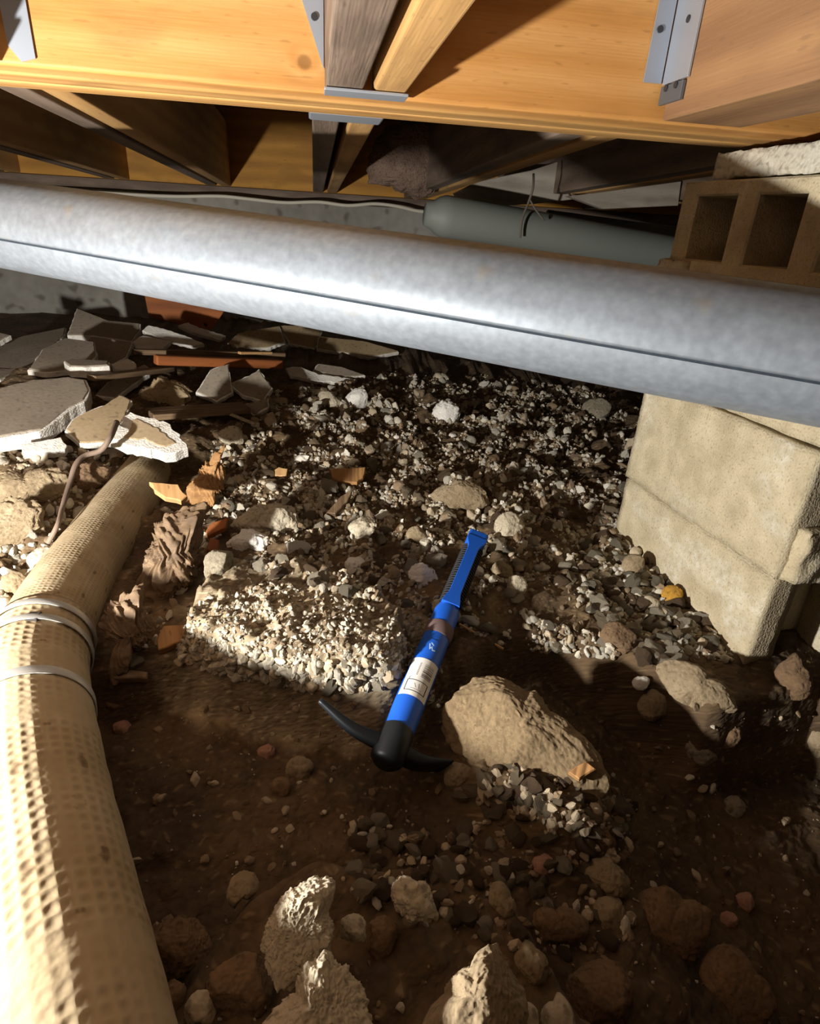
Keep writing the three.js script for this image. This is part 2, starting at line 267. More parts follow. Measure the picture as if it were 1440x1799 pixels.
// ---------------------------------------------------------------- metal duct
const DA = V(-0.9, EYE - 0.0226, -1.484), DB = V(0.6, EYE - 0.119, -0.596), DR = 0.072;
{
  const dir = DB.clone().sub(DA).normalize(), A = DA.clone().addScaledVector(dir, -2.2), L = 5.2;
  const s = V(0, 0, 0).crossVectors(dir, V(0, 1, 0)).normalize(), n = V(0, 0, 0).crossVectors(s, dir);
  const seam = THREE.MathUtils.degToRad(101), prof = [];
  const N = 120; for (let i = 0; i <= N; i++) { const a = seam + 0.025 + (i / N) * (Math.PI * 2 - 0.05); prof.push([a, DR + 0.0014 * smooth(0.9, 1, i / N)]); }
  const seg = 60, pos = [], uv = [], idx = [];
  prof.push([seam - 0.024, DR - 0.009], [seam + 0.024, DR - 0.009], [seam + 0.025, DR]);
  for (let j = 0; j <= seg; j++) for (const [a, r] of prof) { const rr = r + 0.0008 * ns(j * 0.4, Math.cos(a) * 2, Math.sin(a) * 2); const p = A.clone().addScaledVector(dir, L * j / seg).addScaledVector(n, rr * Math.cos(a)).addScaledVector(s, rr * Math.sin(a)); pos.push(p.x, p.y, p.z); uv.push(L * j / seg, a * DR); }
  const m = prof.length; for (let j = 0; j < seg; j++) for (let i = 0; i < m - 1; i++) { const a = j * m + i, b = a + 1, c = a + m, d = c + 1; idx.push(a, c, b, b, c, d); }
  let g = new THREE.BufferGeometry(); g.setAttribute('position', new THREE.Float32BufferAttribute(pos, 3)); g.setAttribute('uv', new THREE.Float32BufferAttribute(uv, 2)); g.setIndex(idx); g.computeVertexNormals();
  single('metal_duct', g, M.galv, 'long round galvanised metal duct with a lengthwise seam under the orange beam', 'duct');
}
// ---------------------------------------------------------------- concrete pier
function jitter(g, amp, f, seed) { g.deleteAttribute('uv'); g.deleteAttribute('normal'); g = mergeVertices(g, 1e-5); const p = g.attributes.position; for (let i = 0; i < p.count; i++) { const x = p.getX(i), y = p.getY(i), z = p.getZ(i); p.setXYZ(i, x + amp * fbm(x * f, y * f, z * f + seed, 3), y + amp * fbm(x * f + 40, y * f, z * f + seed, 3), z + amp * fbm(x * f, y * f + 40, z * f + seed, 3)); } g.computeVertexNormals(); return boxUV(g.toNonIndexed(), 0, seed * 0.17); }
const fineBox = (x0, x1, y0, y1, z0, z1, st = 0.012) => { const g = new THREE.BoxGeometry(x1 - x0, y1 - y0, z1 - z0, Math.max(1, Math.round((x1 - x0) / st)), Math.max(1, Math.round((y1 - y0) / st)), Math.max(1, Math.round((z1 - z0) / st))); g.translate((x0 + x1) / 2, (y0 + y1) / 2, (z0 + z1) / 2); return g; };
const pierTurn = Math.atan2(0.04, 0.4), PC = V(0.67, 0, -0.695);
const pierPlace = (o) => { o.position.copy(PC); o.rotation.y = pierTurn; };   // local x to the right, local -z to the back
const Y1 = EYE - 0.453, Y2 = EYE - 0.253, Y3 = EYE - 0.058, Y4 = EYE + 0.078, YC = BB - 0.013;
{
  let o = thing('concrete_block', 'lowest open-ended concrete block of the pier, sunk in the gravel', 'concrete block'); pierPlace(o);
  mesh('face_shell', jitter(fineBox(0, 0.05, -0.06, Y1 - 0.002, -0.4, 0), 0.0035, 22, 1), M.concrete, o);
  mesh('face_shell', jitter(fineBox(0.15, 0.2, -0.06, Y1 - 0.002, -0.4, 0), 0.0035, 22, 2), M.concrete, o);
  mesh('web', jitter(fineBox(0.05, 0.15, -0.06, Y1 - 0.004, -0.1, -0.055), 0.003, 22, 3), M.concrete, o);
  mesh('web', jitter(fineBox(0.05, 0.15, -0.06, Y1 - 0.004, -0.395, -0.345), 0.003, 22, 4), M.concrete, o);
  o = thing('concrete_block', 'tan concrete block of the pier with a rough broken lower end', 'concrete block'); pierPlace(o);
  mesh('block_body', jitter(fineBox(0, 0.2, Y1 + 0.001, Y2 - 0.0015, -0.405, 0.0), 0.003, 22, 5), M.concrete, o);
  mesh('broken_end', jitter(fineBox(0.012, 0.2, Y1 + 0.004, Y1 + 0.085, -0.002, 0.022, 0.008), 0.012, 30, 6), M.concrete, o);
  o = single('concrete_block', jitter(fineBox(0.004, 0.2, Y2 + 0.0045, Y3, -0.405, 0.0), 0.0035, 22, 7), M.concrete, 'tan concrete block of the pier passing behind the metal duct', 'concrete block'); pierPlace(o);
  // hollow block on its side: three cores facing left
  const sh = new THREE.Shape([[-0.42, 0], [0.0, 0], [0.0, Y4 - Y3 - 0.004], [-0.42, Y4 - Y3 - 0.004]].map(a => new THREE.Vector2(...a)));
  for (const [a, b] of [[-0.385, -0.285], [-0.245, -0.15], [-0.11, -0.03]]) { const h = new THREE.Path(); const y0 = 0.014, y1 = Y4 - Y3 - 0.02; h.moveTo(a, y0); h.lineTo(b, y0); h.lineTo(b, y1); h.lineTo(a, y1); h.closePath(); sh.holes.push(h); }
  const hg = new THREE.ExtrudeGeometry(sh, { depth: 0.19, bevelEnabled: true, bevelSize: 0.003, bevelThickness: 0.003, bevelSegments: 1 });
  hg.rotateY(-Math.PI / 2); // shape x -> z
  hg.scale(-1, 1, 1); { const ix = hg.attributes.position; for (let i = 0; i < ix.count; i += 3) for (const k of ['position', 'normal', 'uv']) { const at = hg.attributes[k], s = at.itemSize; for (let c = 0; c < s; c++) { const q = at.array[(i + 1) * s + c]; at.array[(i + 1) * s + c] = at.array[(i + 2) * s + c]; at.array[(i + 2) * s + c] = q; } } hg.computeVertexNormals(); }
  hg.translate(0.006, Y3 + 0.006, 0);
  o = single('concrete_block', boxUV(hg, 2), M.concrete, 'hollow concrete block on its side with open cores, above the metal duct', 'concrete block'); pierPlace(o);
  o = single('cap_stone', jitter(fineBox(0.012, 0.2, Y4 + 0.009, YC, -0.37, -0.03, 0.008), 0.011, 26, 9), M.mortar, 'rough pale concrete cap wedged between the hollow block and the beam', 'concrete block'); pierPlace(o);
  o = single('mortar_lump', jitter(fineBox(-0.012, 0.03, Y3 + 0.0005, Y3 + 0.018, -0.43, -0.36, 0.006), 0.008, 40, 10), M.mortar, 'small pale mortar lump at the foot of the hollow block', 'mortar'); pierPlace(o);
}
// ---------------------------------------------------------------- sweeps
function sweep(pts, rad, { seg = 80, sides = 24, closed = true } = {}) {
  const c = new THREE.CatmullRomCurve3(pts, false, 'centripetal'), L = c.getLength(), fr = c.computeFrenetFrames(seg, false), pos = [], uv = [], idx = [];
  let nrm = fr.normals[0];
  for (let j = 0; j <= seg; j++) {
    const p = c.getPointAt(j / seg), t = fr.tangents[j]; nrm = nrm.clone().addScaledVector(t, -nrm.dot(t)).normalize(); const b = V(0, 0, 0).crossVectors(t, nrm), R = typeof rad === 'function' ? rad(j / seg) : rad;
    for (let i = 0; i <= sides; i++) { const a = i / sides * Math.PI * 2, q = p.clone().addScaledVector(nrm, R * Math.cos(a)).addScaledVector(b, R * Math.sin(a)); pos.push(q.x, q.y, q.z); uv.push(L * j / seg, a * (typeof rad === 'function' ? rad(0.5) : rad)); }
  }
  const m = sides + 1; for (let j = 0; j < seg; j++) for (let i = 0; i < sides; i++) { const a = j * m + i; idx.push(a, a + 1, a + m, a + 1, a + m + 1, a + m); }
  if (closed) for (const j of [0, seg]) { const p = c.getPointAt(j / seg), k = pos.length / 3; pos.push(p.x, p.y, p.z); uv.push(0, 0); for (let i = 0; i < sides; i++) { const a = j * m + i; if (j) idx.push(k, a, a + 1); else idx.push(k, a + 1, a); } }
  const g = new THREE.BufferGeometry(); g.setAttribute('position', new THREE.Float32BufferAttribute(pos, 3)); g.setAttribute('uv', new THREE.Float32BufferAttribute(uv, 2)); g.setIndex(idx); g.computeVertexNormals(); g.userData = {}; return [g, c];
}
// ---------------------------------------------------------------- wrapped pipe
{
  const A = rgb(0xb9a98c), B = rgb(0x96835f), S = rgb(0x665238);
  const cell = 1 / 16;
  const dim = (u, v) => { const a = Math.sin(u / cell * Math.PI), b = Math.sin(v / cell * Math.PI); return 1 - Math.pow(a * a * b * b, 0.8); };
  const worn = (u, v) => smooth(-0.15, 0.25, fbm(u * 2.2, v * 2.2, 301, 3));
  const map = tex(512, 512, (u, v) => { let c = mixc(A, B, clamp(0.4 + 0.8 * fbm(u * 3, v * 3, 302, 4))); c = mixc(c, S, 0.25 * (1 - dim(u, v)) * worn(u, v)); return mixc(c, S, 0.7 * smooth(0.28, 0.45, fbm(u * 7, v * 7, 303, 4))); }, true, 5, 5);
  const bm = tex(512, 512, (u, v) => { const t = 0.25 + 0.5 * dim(u, v) * (0.25 + 0.75 * worn(u, v)) + 0.3 * fbm(u * 12, v * 12, 304, 3); return [t, t, t]; }, false, 5, 5);
  M.wrap = new THREE.MeshStandardMaterial({ map, bumpMap: bm, bumpScale: 0.0022, roughness: 0.95 });
  M.wrapFine = M.wrap.clone(); M.wrapFine.map = map.clone(); M.wrapFine.bumpMap = bm.clone(); M.wrapFine.map.repeat.set(9, 9); M.wrapFine.bumpMap.repeat.set(9, 9); M.wrapFine.bumpScale = 0.0012;
  const t = thing('insulated_pipe', 'old pipe in dimpled tan insulation wrap strapped with metal bands', 'pipe');
  const up = [onY(292, 788, 0.07), onY(262, 832, 0.064), onY(190, 932, 0.058), onY(116, 1042, 0.054), onY(72, 1128, 0.052), onY(66, 1150, 0.052)];
  const lo = [onY(80, 1112, 0.052), onY(62, 1160, 0.052), onY(50, 1250, 0.054), onY(58, 1400, 0.056), onY(84, 1600, 0.058), onY(112, 1799, 0.06), onY(160, 2200, 0.06), onY(230, 3400, 0.06)];
  const [g1] = sweep(up, (u) => 0.054 + 0.008 * u, { seg: 90, sides: 40 }); mesh('upper_wrap', g1, M.wrapFine, t);
  const [g2, c2] = sweep(lo, (u) => 0.066 + 0.006 * smooth(0, 0.3, u) + 0.0015 * fbm(u * 20, 0, 3, 2), { seg: 140, sides: 48 }); mesh('lower_wrap', g2, M.wrap, t);
  const strapM = new THREE.MeshStandardMaterial({ color: 0xc9c9c4, roughness: 0.4, metalness: 0.5 });
  const strap = (p, dir, R, w, name) => {
    const pr = [[R, -w / 2], [R + 0.0022, -w / 2], [R + 0.0022, w / 2], [R, w / 2], [R, -w / 2]].map(a => new THREE.Vector2(...a)); const g = new THREE.LatheGeometry(pr, 64);
    g.applyQuaternion(new THREE.Quaternion().setFromUnitVectors(V(0, 1, 0), dir)); g.translate(p.x, p.y, p.z); const m = mesh(name, g, strapM, t); return m;
  };
  const par = (py) => { let lo = 0, hi = 0.8; for (let k = 0; k < 30; k++) { const m = (lo + hi) / 2; if (toPx(c2.getPointAt(m))[1] < py) lo = m; else hi = m; } return lo; };
  for (const [py, R, w] of [[1128, 0.068, 0.011], [1160, 0.0695, 0.011], [1266, 0.0715, 0.014]]) strap(c2.getPointAt(par(py)), c2.getTangentAt(par(py)), R, w, 'metal_band');
  const bk = c2.getPointAt(par(1146)); const bg = new RoundedBoxGeometry(0.016, 0.006, 0.018, 2, 0.002); bg.translate(bk.x + 0.012, bk.y + 0.067, bk.z + 0.012); mesh('clasp', bg, M.dark, t);
}
// ---------------------------------------------------------------- things behind the beam
{
  const sl = (name, outline, z, th, mat, label, cat, amp = 0.002) => {
    const pts = outline.map(([a, b]) => { const p = onZ(a, b, z); return new THREE.Vector2(p.x, p.y); }); const g = new THREE.ExtrudeGeometry(new THREE.Shape(pts), { depth: th, bevelEnabled: true, bevelSize: 0.002, bevelThickness: 0.002, bevelSegments: 1 }); g.translate(0, 0, z - th);
    return single(name, boxUV(g, 0, z), mat, label, cat);
  };
  sl('grey_board', [[800, 340], [840, 320], [935, 300], [1000, 278], [1070, 262], [1110, 278], [1165, 315], [1120, 328], [1040, 345], [940, 357], [850, 362], [805, 352]], -2.3, 0.03, M.greyBoard, 'broad grey weathered board leaning behind the flexible hose', 'board');
  sl('grey_board', [[1000, 345], [1195, 320], [1190, 360], [1060, 366]], -2.2, 0.035, M.greyBoard, 'short narrow grey board end beside the hollow block', 'board');
  // crumpled paper batt
  const cx = [[648, 300], [660, 255], [700, 222], [742, 212], [775, 235], [805, 262], [798, 300], [770, 325], [742, 345], [715, 338], [690, 325], [655, 318]];
  const z = -2.5, P = cx.map(([a, b]) => onZ(a, b, z)), c = onZ(730, 280, z), g = new THREE.IcosahedronGeometry(1, 24); const r = P.map(p => [Math.atan2(p.y - c.y, p.x - c.x), Math.hypot(p.x - c.x, p.y - c.y)]).sort((a, b) => a[0] - b[0]);
  const rad = (phi) => { for (let i = 0; i < r.length; i++) { const a = r[i], b = r[(i + 1) % r.length]; let d = b[0] - a[0]; if (d < 0) d += 2 * Math.PI; let e = phi - a[0]; if (e < -1e-9) e += 2 * Math.PI; if (e <= d) return a[1] + (b[1] - a[1]) * e / d; } return r[0][1]; };
  const p = g.attributes.position; for (let i = 0; i < p.count; i++) { const x = p.getX(i), y = p.getY(i), w = p.getZ(i), R = rad(Math.atan2(y, x)); const k = 1 + 0.25 * Math.abs(fbm(x * 2.5, y * 2.5, w * 2.5, 3)); p.setXYZ(i, c.x + x * R * k, c.y + y * R * k, c.z + w * 0.06 * k); }
  single('insulation_batt', jitter(g, 0.006, 30, 3), grainMat(0x8d7666, 0x5f4c40, 61, { rep: 3, bump: 0.006 }), 'crumpled brown paper insulation hanging behind the orange beam', 'insulation');
  // flexible hose, thin pipe, wire, cable
  const hose = flat(0x7d827c, 0.6);
  single('flexible_hose', sweep([onZ(746, 376, -2.12), onZ(800, 384, -2.12), onZ(920, 404, -2.13), onZ(1050, 428, -2.14), onZ(1180, 450, -2.15), onZ(1330, 480, -2.15)], (u) => 0.062 * (0.55 + 0.45 * smooth(0, 0.05, u)), { seg: 60, sides: 28 })[0], hose, 'dark grey flexible hose slung behind the metal duct', 'hose');
  single('water_pipe', sweep([onZ(960, 384, -2.42), onZ(1080, 400, -2.42), onZ(1300, 430, -2.42)], 0.03, { seg: 20, sides: 18 })[0], flat(0x7d8078, 0.6), 'thinner pale grey pipe running behind the dark flexible hose', 'pipe');
  const wt = thing('tie_wire', 'thin grey tie wire looped around the flexible hose', 'wire');
  mesh('strand', sweep([onZ(937, 305, -2.06), onZ(936, 330, -2.05), onZ(928, 356, -2.05), onZ(917, 385, -2.04), onZ(913, 418, -2.04)], 0.0038, { seg: 24, sides: 8 })[0], M.wire, wt);
  mesh('strand', sweep([onZ(930, 350, -2.05), onZ(942, 370, -2.05), onZ(956, 388, -2.05)], 0.003, { seg: 12, sides: 8 })[0], M.wire, wt);
  single('electric_cable', sweep([[-60, 330], [120, 336], [300, 345], [390, 345], [440, 350], [500, 356], [560, 355], [610, 361], [660, 358], [700, 363], [735, 371], [800, 375], [900, 380]].map(([a, b], i) => onZ(a, b, -2.95)), 0.007, { seg: 100, sides: 10 })[0], M.cable, 'pale electric cable sagging along the back wall top', 'cable');
  sl('rusty_panel', [[255, 520], [350, 530], [392, 548], [372, 578], [330, 572], [262, 556]], -2.6, 0.02, M.orangeWood, 'rusty tan panel scrap leaning at the back wall under the duct', 'panel');
}
tick('beam, pier, pipe');
// ---------------------------------------------------------------- debris pile: plaster and board scraps
const Rp = rng(77);
function slab(name, outline, { lift = 0.03, tilt = 18, side = 0, th = 0.013, core = M.gypsum, face = M.paper, label, cat = 'drywall scrap', inset = 0.004, jag = 0.004, group, skin = true, gax = 0 }) {
  let cx = 0, cy = 0; for (const [a, b] of outline) { cx += a / outline.length; cy += b / outline.length; }
  const p0 = hit(cx, cy, lift); const toCam = V(camera.position.x - p0.x, 0, camera.position.z - p0.z).normalize(), rt = V(0, 0, 0).crossVectors(V(0, 1, 0), toCam);
  const n = V(0, 1, 0).addScaledVector(toCam, Math.tan(tilt * Math.PI / 180)).addScaledVector(rt, Math.tan(side * Math.PI / 180)).normalize();
  const ux = rt.clone().addScaledVector(n, -rt.dot(n)).normalize(), uy = V(0, 0, 0).crossVectors(n, ux);   // ux x uy = n
  const P2 = outline.map(([a, b]) => { const q = onPlane(a, b, p0, n).sub(p0); return [q.dot(ux), q.dot(uy)]; });
  const build = (inset, d0, d1, jg) => {
    const pts = []; for (let i = 0; i < P2.length; i++) { const a = P2[i], b = P2[(i + 1) % P2.length], L = Math.hypot(b[0] - a[0], b[1] - a[1]), k = Math.max(1, Math.round(L / 0.012)); for (let j = 0; j < k; j++) { const x = a[0] + (b[0] - a[0]) * j / k, y = a[1] + (b[1] - a[1]) * j / k, l = Math.hypot(x, y) || 1, s = 1 - inset / l; pts.push(new THREE.Vector2(x * s + (Rp() - 0.5) * jg, y * s + (Rp() - 0.5) * jg)); } }
    const g = new THREE.ExtrudeGeometry(new THREE.Shape(pts), { depth: d1 - d0, bevelEnabled: jg > 0.001, bevelSize: 0.0015, bevelThickness: 0.0015, bevelSegments: 1 }); g.translate(0, 0, d0); return boxUV(g, gax, cx * 0.01);
  };
  const t = thing(name, label, cat, p0, group); t.quaternion.setFromRotationMatrix(new THREE.Matrix4().makeBasis(ux, uy, n));
  mesh('core', build(0, -th, -0.0005, jag), core, t);
  if (skin) mesh('paper_face', build(inset, 0.0012, 0.0022, jag * 0.5), face, t);
  return t;
}
const S = (o, l, x = {}) => slab('drywall_scrap', o, { label: l, ...x });
S([[-30, 690], [60, 668], [120, 663], [150, 668], [160, 686], [152, 703], [120, 722], [86, 748], [70, 758], [-30, 775]], 'largest grey drywall slab with a bright white broken edge', { lift: 0.06, th: 0.034, tilt: 14, inset: 0.008 });
S([[193, 770], [208, 748], [228, 725], [290, 742], [312, 762], [328, 786], [300, 797], [250, 786], [210, 778]], 'white crumbly drywall scrap lying across the end of the insulated pipe', { lift: 0.1, th: 0.026, tilt: 26, face: M.paperTan, jag: 0.009, inset: 0.026 });
S([[115, 757], [128, 738], [150, 725], [185, 712], [212, 695], [230, 704], [222, 730], [195, 778], [140, 780]], 'tan papered drywall scrap between the largest slab and the crumbly white scrap', { lift: 0.05, face: M.paperTan, tilt: 24 });
S([[118, 590], [135, 543], [158, 552], [190, 564], [246, 570], [246, 580], [232, 600], [215, 598], [160, 590]], 'brownish drywall slab standing highest on the rubble pile', { lift: 0.06, th: 0.03, tilt: 24 });
S([[110, 640], [160, 592], [232, 602], [222, 628], [200, 640]], 'drywall slab wedged beneath the highest slab', { lift: 0.03, tilt: 26 });
S([[50, 650], [75, 615], [115, 595], [165, 602], [170, 625], [150, 648], [80, 655]], 'grey drywall slab with a curled end beside the largest slab', { lift: 0.05, tilt: 12 });
S([[-30, 655], [-20, 612], [40, 592], [115, 577], [112, 590], [60, 640], [0, 668]], 'broad papered slab sloping behind the largest slab', { lift: 0.02, tilt: 6 });
S([[-30, 605], [-20, 580], [18, 590], [-10, 606]], 'small grey slab corner jutting out behind the broad papered slab', { lift: 0.06 });
S([[112, 636], [125, 632], [192, 636], [190, 643], [150, 646], [122, 645]], 'narrow white-edged plaster strip in front of the highest slab', { lift: 0.085, th: 0.026, tilt: 6 });
S([[196, 640], [225, 630], [238, 638], [236, 648], [205, 648]], 'small rounded white plaster piece beside the narrow plaster strip', { lift: 0.06, th: 0.02, skin: false });
S([[37, 780], [105, 770], [118, 784], [112, 790], [42, 794]], 'white plaster brick-shaped scrap under the largest slab', { lift: 0.03, th: 0.02, skin: false, tilt: 30 });
S([[168, 695], [190, 672], [255, 641], [265, 652], [240, 672], [200, 700]], 'rounded grey slab end behind the tan papered scrap', { lift: 0.03, tilt: 24 });
S([[250, 581], [262, 572], [300, 582], [330, 592], [358, 604], [335, 607], [285, 594]], 'slim white plaster shard pointing to the clay-coloured stick', { lift: 0.06, skin: false, tilt: 30 });
S([[235, 600], [250, 590], [300, 600], [285, 612], [240, 615]], 'small bluish grey plaster scrap under the slim white shard', { lift: 0.04, skin: false, tilt: 30 });
S([[313, 572], [330, 567], [350, 576], [395, 590], [388, 597], [340, 584]], 'pale plaster sliver at the foot of the rusty panel', { lift: 0.04, skin: false, tilt: 30 });
S([[400, 603], [418, 586], [450, 580], [490, 574], [500, 600], [470, 612], [410, 612]], 'brown drywall slab lying below the middle of the metal duct', { lift: 0.03, face: M.paperTan, tilt: 28 });
S([[490, 573], [530, 572], [566, 582], [552, 612], [510, 604]], 'folded tan cardboard-like scrap beside the brown slab', { lift: 0.04, face: M.paperTan, tilt: 32 });
S([[560, 592], [640, 600], [700, 618], [650, 628], [556, 612]], 'brown slab end half hidden under the metal duct', { lift: 0.03, face: M.paperTan, tilt: 28 });
S([[502, 648], [522, 644], [560, 658], [625, 667], [618, 672], [560, 670], [510, 660]], 'long white plaster shard at the top of the gravel slope', { lift: 0.03, skin: false, tilt: 34, jag: 0.006 });
S([[550, 652], [558, 640], [600, 645], [640, 660], [600, 664]], 'brown board scrap behind the long white shard', { lift: 0.03, tilt: 26 });
S([[403, 675], [438, 660], [455, 650], [478, 682], [462, 705], [425, 694]], 'angular brown-grey slab at the gravel edge', { lift: 0.04, face: M.paper, tilt: 36 });
S([[345, 690], [370, 650], [400, 640], [408, 690], [380, 705]], 'upright grey slab below the clay-coloured stick', { lift: 0.04, tilt: 38 });
S([[428, 712], [470, 700], [472, 715], [445, 730]], 'small grey slab piece below the angular slab', { lift: 0.02, face: M.paper, tilt: 30 });
S([[140, 786], [150, 779], [214, 780], [212, 788], [160, 792]], 'thin white plaster edge under the tan papered scrap', { lift: 0.02, skin: false });
S([[85, 770], [90, 756], [112, 762], [122, 772], [100, 776]], 'little brown plaster chunk beside the brick-shaped scrap', { lift: 0.03, skin: false, core: M.rockBrown });
// timber scraps in the pile
function stick(name, a, b, w, h, mat, label, liftA = 0.05, liftB = 0.05, cat = 'wood scrap') {
  const p = hit(a[0], a[1], liftA), q = hit(b[0], b[1], liftB), d = q.clone().sub(p), L = d.length(); const g = boxUV(new RoundedBoxGeometry(L, h, w, 2, Math.min(w, h) * 0.2), 0, a[0] * 0.01);
  const ux = d.normalize(), uz = V(0, 0, 0).crossVectors(ux, V(0, 1, 0)).normalize(), uy = V(0, 0, 0).crossVectors(uz, ux); g.applyMatrix4(new THREE.Matrix4().makeBasis(ux, uy, uz).setPosition(p.clone().add(q).multiplyScalar(0.5))); return single(name, g, mat, label, cat);
}
stick('wood_stick', [272, 632], [494, 640], 0.03, 0.028, M.orangeWood, 'clay-orange wooden stick lying across the rubble under the duct', 0.07, 0.06);
stick('wood_stick', [235, 618], [500, 624], 0.02, 0.016, M.rotten, 'dark brown stick just behind the clay-orange stick', 0.07, 0.06);
stick('wood_stick', [420, 620], [476, 620], 0.015, 0.008, M.chip, 'short pale lath lying on the dark stick', 0.085, 0.085);
stick('wood_board', [262, 728], [432, 716], 0.07, 0.016, M.rotten, 'dark brown board behind the crumbly white scrap', 0.04, 0.03);
stick('wood_stick', [160, 664], [300, 648], 0.03, 0.014, M.rotten, 'brown lath slanting up beside the rounded grey slab end', 0.085, 0.05);
stick('wood_stick', [338, 542], [362, 572], 0.008, 0.008, M.dark, 'thin black stick poking up in front of the rusty panel', 0.1, 0.05);
stick('metal_strip', [405, 728], [448, 745], 0.014, 0.003, M.rockPale, 'thin pale curved strip at the dark gap beside the gravel', 0.03, 0.02, 'strip');
stick('grass_stalk', [806, 1096], [884, 1140], 0.003, 0.003, M.chip, 'thin straw stalk lying beside the hammer handle', 0.012, 0.02, 'straw');

tick('debris');
// ---------------------------------------------------------------- rocks traced by outline
function boxMapped(g, axis = 0) { g.deleteAttribute('uv'); g.deleteAttribute('normal'); g = mergeVertices(g, 1e-6); g.computeVertexNormals(); return boxUV(g.toNonIndexed(), axis, 0); }
function rock(outline, mat, label, { depth = 0.7, rough = 0.16, det = 14, freq = 2.2, cat = 'rock', name = 'rock', cuts = 10, seed, group, sink = 0.25, lift = 0, axis = 0, ridge = 0 } = {}) {
  let cx = 0, cy = 0, by = -1, bx = 0; for (const [a, b] of outline) { cx += a / outline.length; cy += b / outline.length; if (b > by) { by = b; bx = a; } }
  const h = hit(cx, by - (by - cy) * sink, lift), view = ray(cx, cy), back = view.clone().negate();
  const c = onPlane(cx, cy, h, back), rt = V(0, 0, 0).crossVectors(V(0, 1, 0), back).normalize(), up = V(0, 0, 0).crossVectors(back, rt);
  const r = outline.map(([a, b]) => { const q = onPlane(a, b, h, back).sub(c); return [Math.atan2(q.dot(up), q.dot(rt)), Math.hypot(q.dot(up), q.dot(rt))]; }).sort((a, b) => a[0] - b[0]);
  const mean = r.reduce((s, v) => s + v[1], 0) / r.length;
  const rad = (phi) => { for (let i = 0; i < r.length; i++) { const a = r[i], b = r[(i + 1) % r.length]; let d = b[0] - a[0]; if (d <= 0) d += 2 * Math.PI; let e = phi - a[0]; if (e < 0) e += 2 * Math.PI; if (e <= d) return a[1] + (b[1] - a[1]) * e / d; } return mean; };
  const g = new THREE.IcosahedronGeometry(1, det), p = g.attributes.position, sd = seed ?? Math.round(cx * 7 + cy * 3), q = rng(sd);
  const cut = []; for (let i = 0; i < cuts; i++) { const a = q() * Math.PI * 2, z = q() * 2 - 1, k = Math.sqrt(1 - z * z); cut.push([k * Math.cos(a), k * Math.sin(a), z, 0.72 + 0.2 * q()]); }
  for (let i = 0; i < p.count; i++) {
    let x = p.getX(i), y = p.getY(i), z = p.getZ(i);
    let f = 1 + rough * fbm(x * freq + sd, y * freq, z * freq, 4); for (const [a, b, d, k] of cut) { const s = (x * a + y * b + z * d) * f; if (s > k) f *= Math.abs(d) > 0.2 ? k / s * 0.9 + 0.1 : k / s * 0.4 + 0.6; } f += (rough > 0.22 ? 0.1 : 0.06) * fbm(x * freq * 5 + sd, y * freq * 5, z * freq * 5, 3);
    if (ridge) f += ridge * ns((x * 0.9 + y * 0.4) * 8 + sd, (y * 0.9 - x * 0.4) * 0.8, z * 3) + ridge * 0.5 * ns((x * 0.9 + y * 0.4) * 19, (y * 0.9 - x * 0.4) * 1.5, z * 6); const R = rad(Math.atan2(y, x)); x *= R * f; y *= R * f; z *= mean * depth * f; p.setXYZ(i, rt.x * x + up.x * y + back.x * z, rt.y * x + up.y * y + back.y * z, rt.z * x + up.z * y + back.z * z);
  }
  const base = V(c.x, c.y, c.z).addScaledVector(view, mean * depth * 0.35); const m = single(name, boxMapped(g, axis), mat, label, cat, group); m.position.copy(base); return m;
}
rock([[800, 1212], [822, 1180], [858, 1168], [892, 1180], [925, 1213], [968, 1248], [1010, 1280], [1050, 1320], [1070, 1365], [1050, 1400], [960, 1395], [880, 1370], [815, 1345], [782, 1305], [778, 1245]], M.clay, 'large tan clay boulder beside the blue hammer', { det: 40, depth: 0.42, rough: 0.22, freq: 1.5, cuts: 12, sink: 0.62 });
rock([[1152, 1172], [1180, 1158], [1222, 1163], [1245, 1190], [1288, 1224], [1296, 1248], [1255, 1254], [1210, 1240], [1165, 1210]], M.rockTan, 'flat brown stone in front of the concrete pier', { det: 18, depth: 0.5 });
rock([[1205, 1302], [1222, 1282], [1246, 1312], [1262, 1332], [1240, 1350], [1212, 1336]], M.rockGrey, 'upright grey stone at the edge of the dark hole', { det: 14 });
rock([[1245, 1290], [1270, 1272], [1302, 1280], [1300, 1300], [1262, 1310]], M.rockBrown, 'dark lump behind the upright grey stone', { det: 12 });
rock([[1109, 1198], [1125, 1188], [1141, 1193], [1138, 1205], [1112, 1207]], M.white, 'bright white plaster chip in front of the flat brown stone', { det: 8, depth: 0.5, lift: 0.07, cat: 'plaster chip', name: 'plaster_chip' });
rock([[1135, 1218], [1146, 1205], [1160, 1262], [1140, 1268]], M.rockTan, 'narrow tan stone standing below the bright white chip', { det: 8, lift: 0.045, depth: 1 });
rock([[778, 1365], [785, 1345], [805, 1340], [829, 1352], [820, 1378], [790, 1388]], M.rockTan, 'angular brown stone at the tip of the hammer head', { det: 12 });
rock([[462, 1640], [485, 1590], [520, 1560], [548, 1543], [592, 1552], [578, 1600], [568, 1690], [530, 1740], [490, 1735], [465, 1690]], M.rockPale, 'jagged pale clay clod rising at the edge of the pit', { det: 34, rough: 0.42, freq: 3, depth: 0.6, lift: 0.045 });
rock([[470, 1790], [520, 1745], [572, 1675], [598, 1695], [640, 1765], [655, 1840], [560, 1870], [455, 1850]], M.rockPale, 'large pale clod in front of the jagged clay clod', { det: 34, rough: 0.34, freq: 3, depth: 0.7, lift: 0.05 });
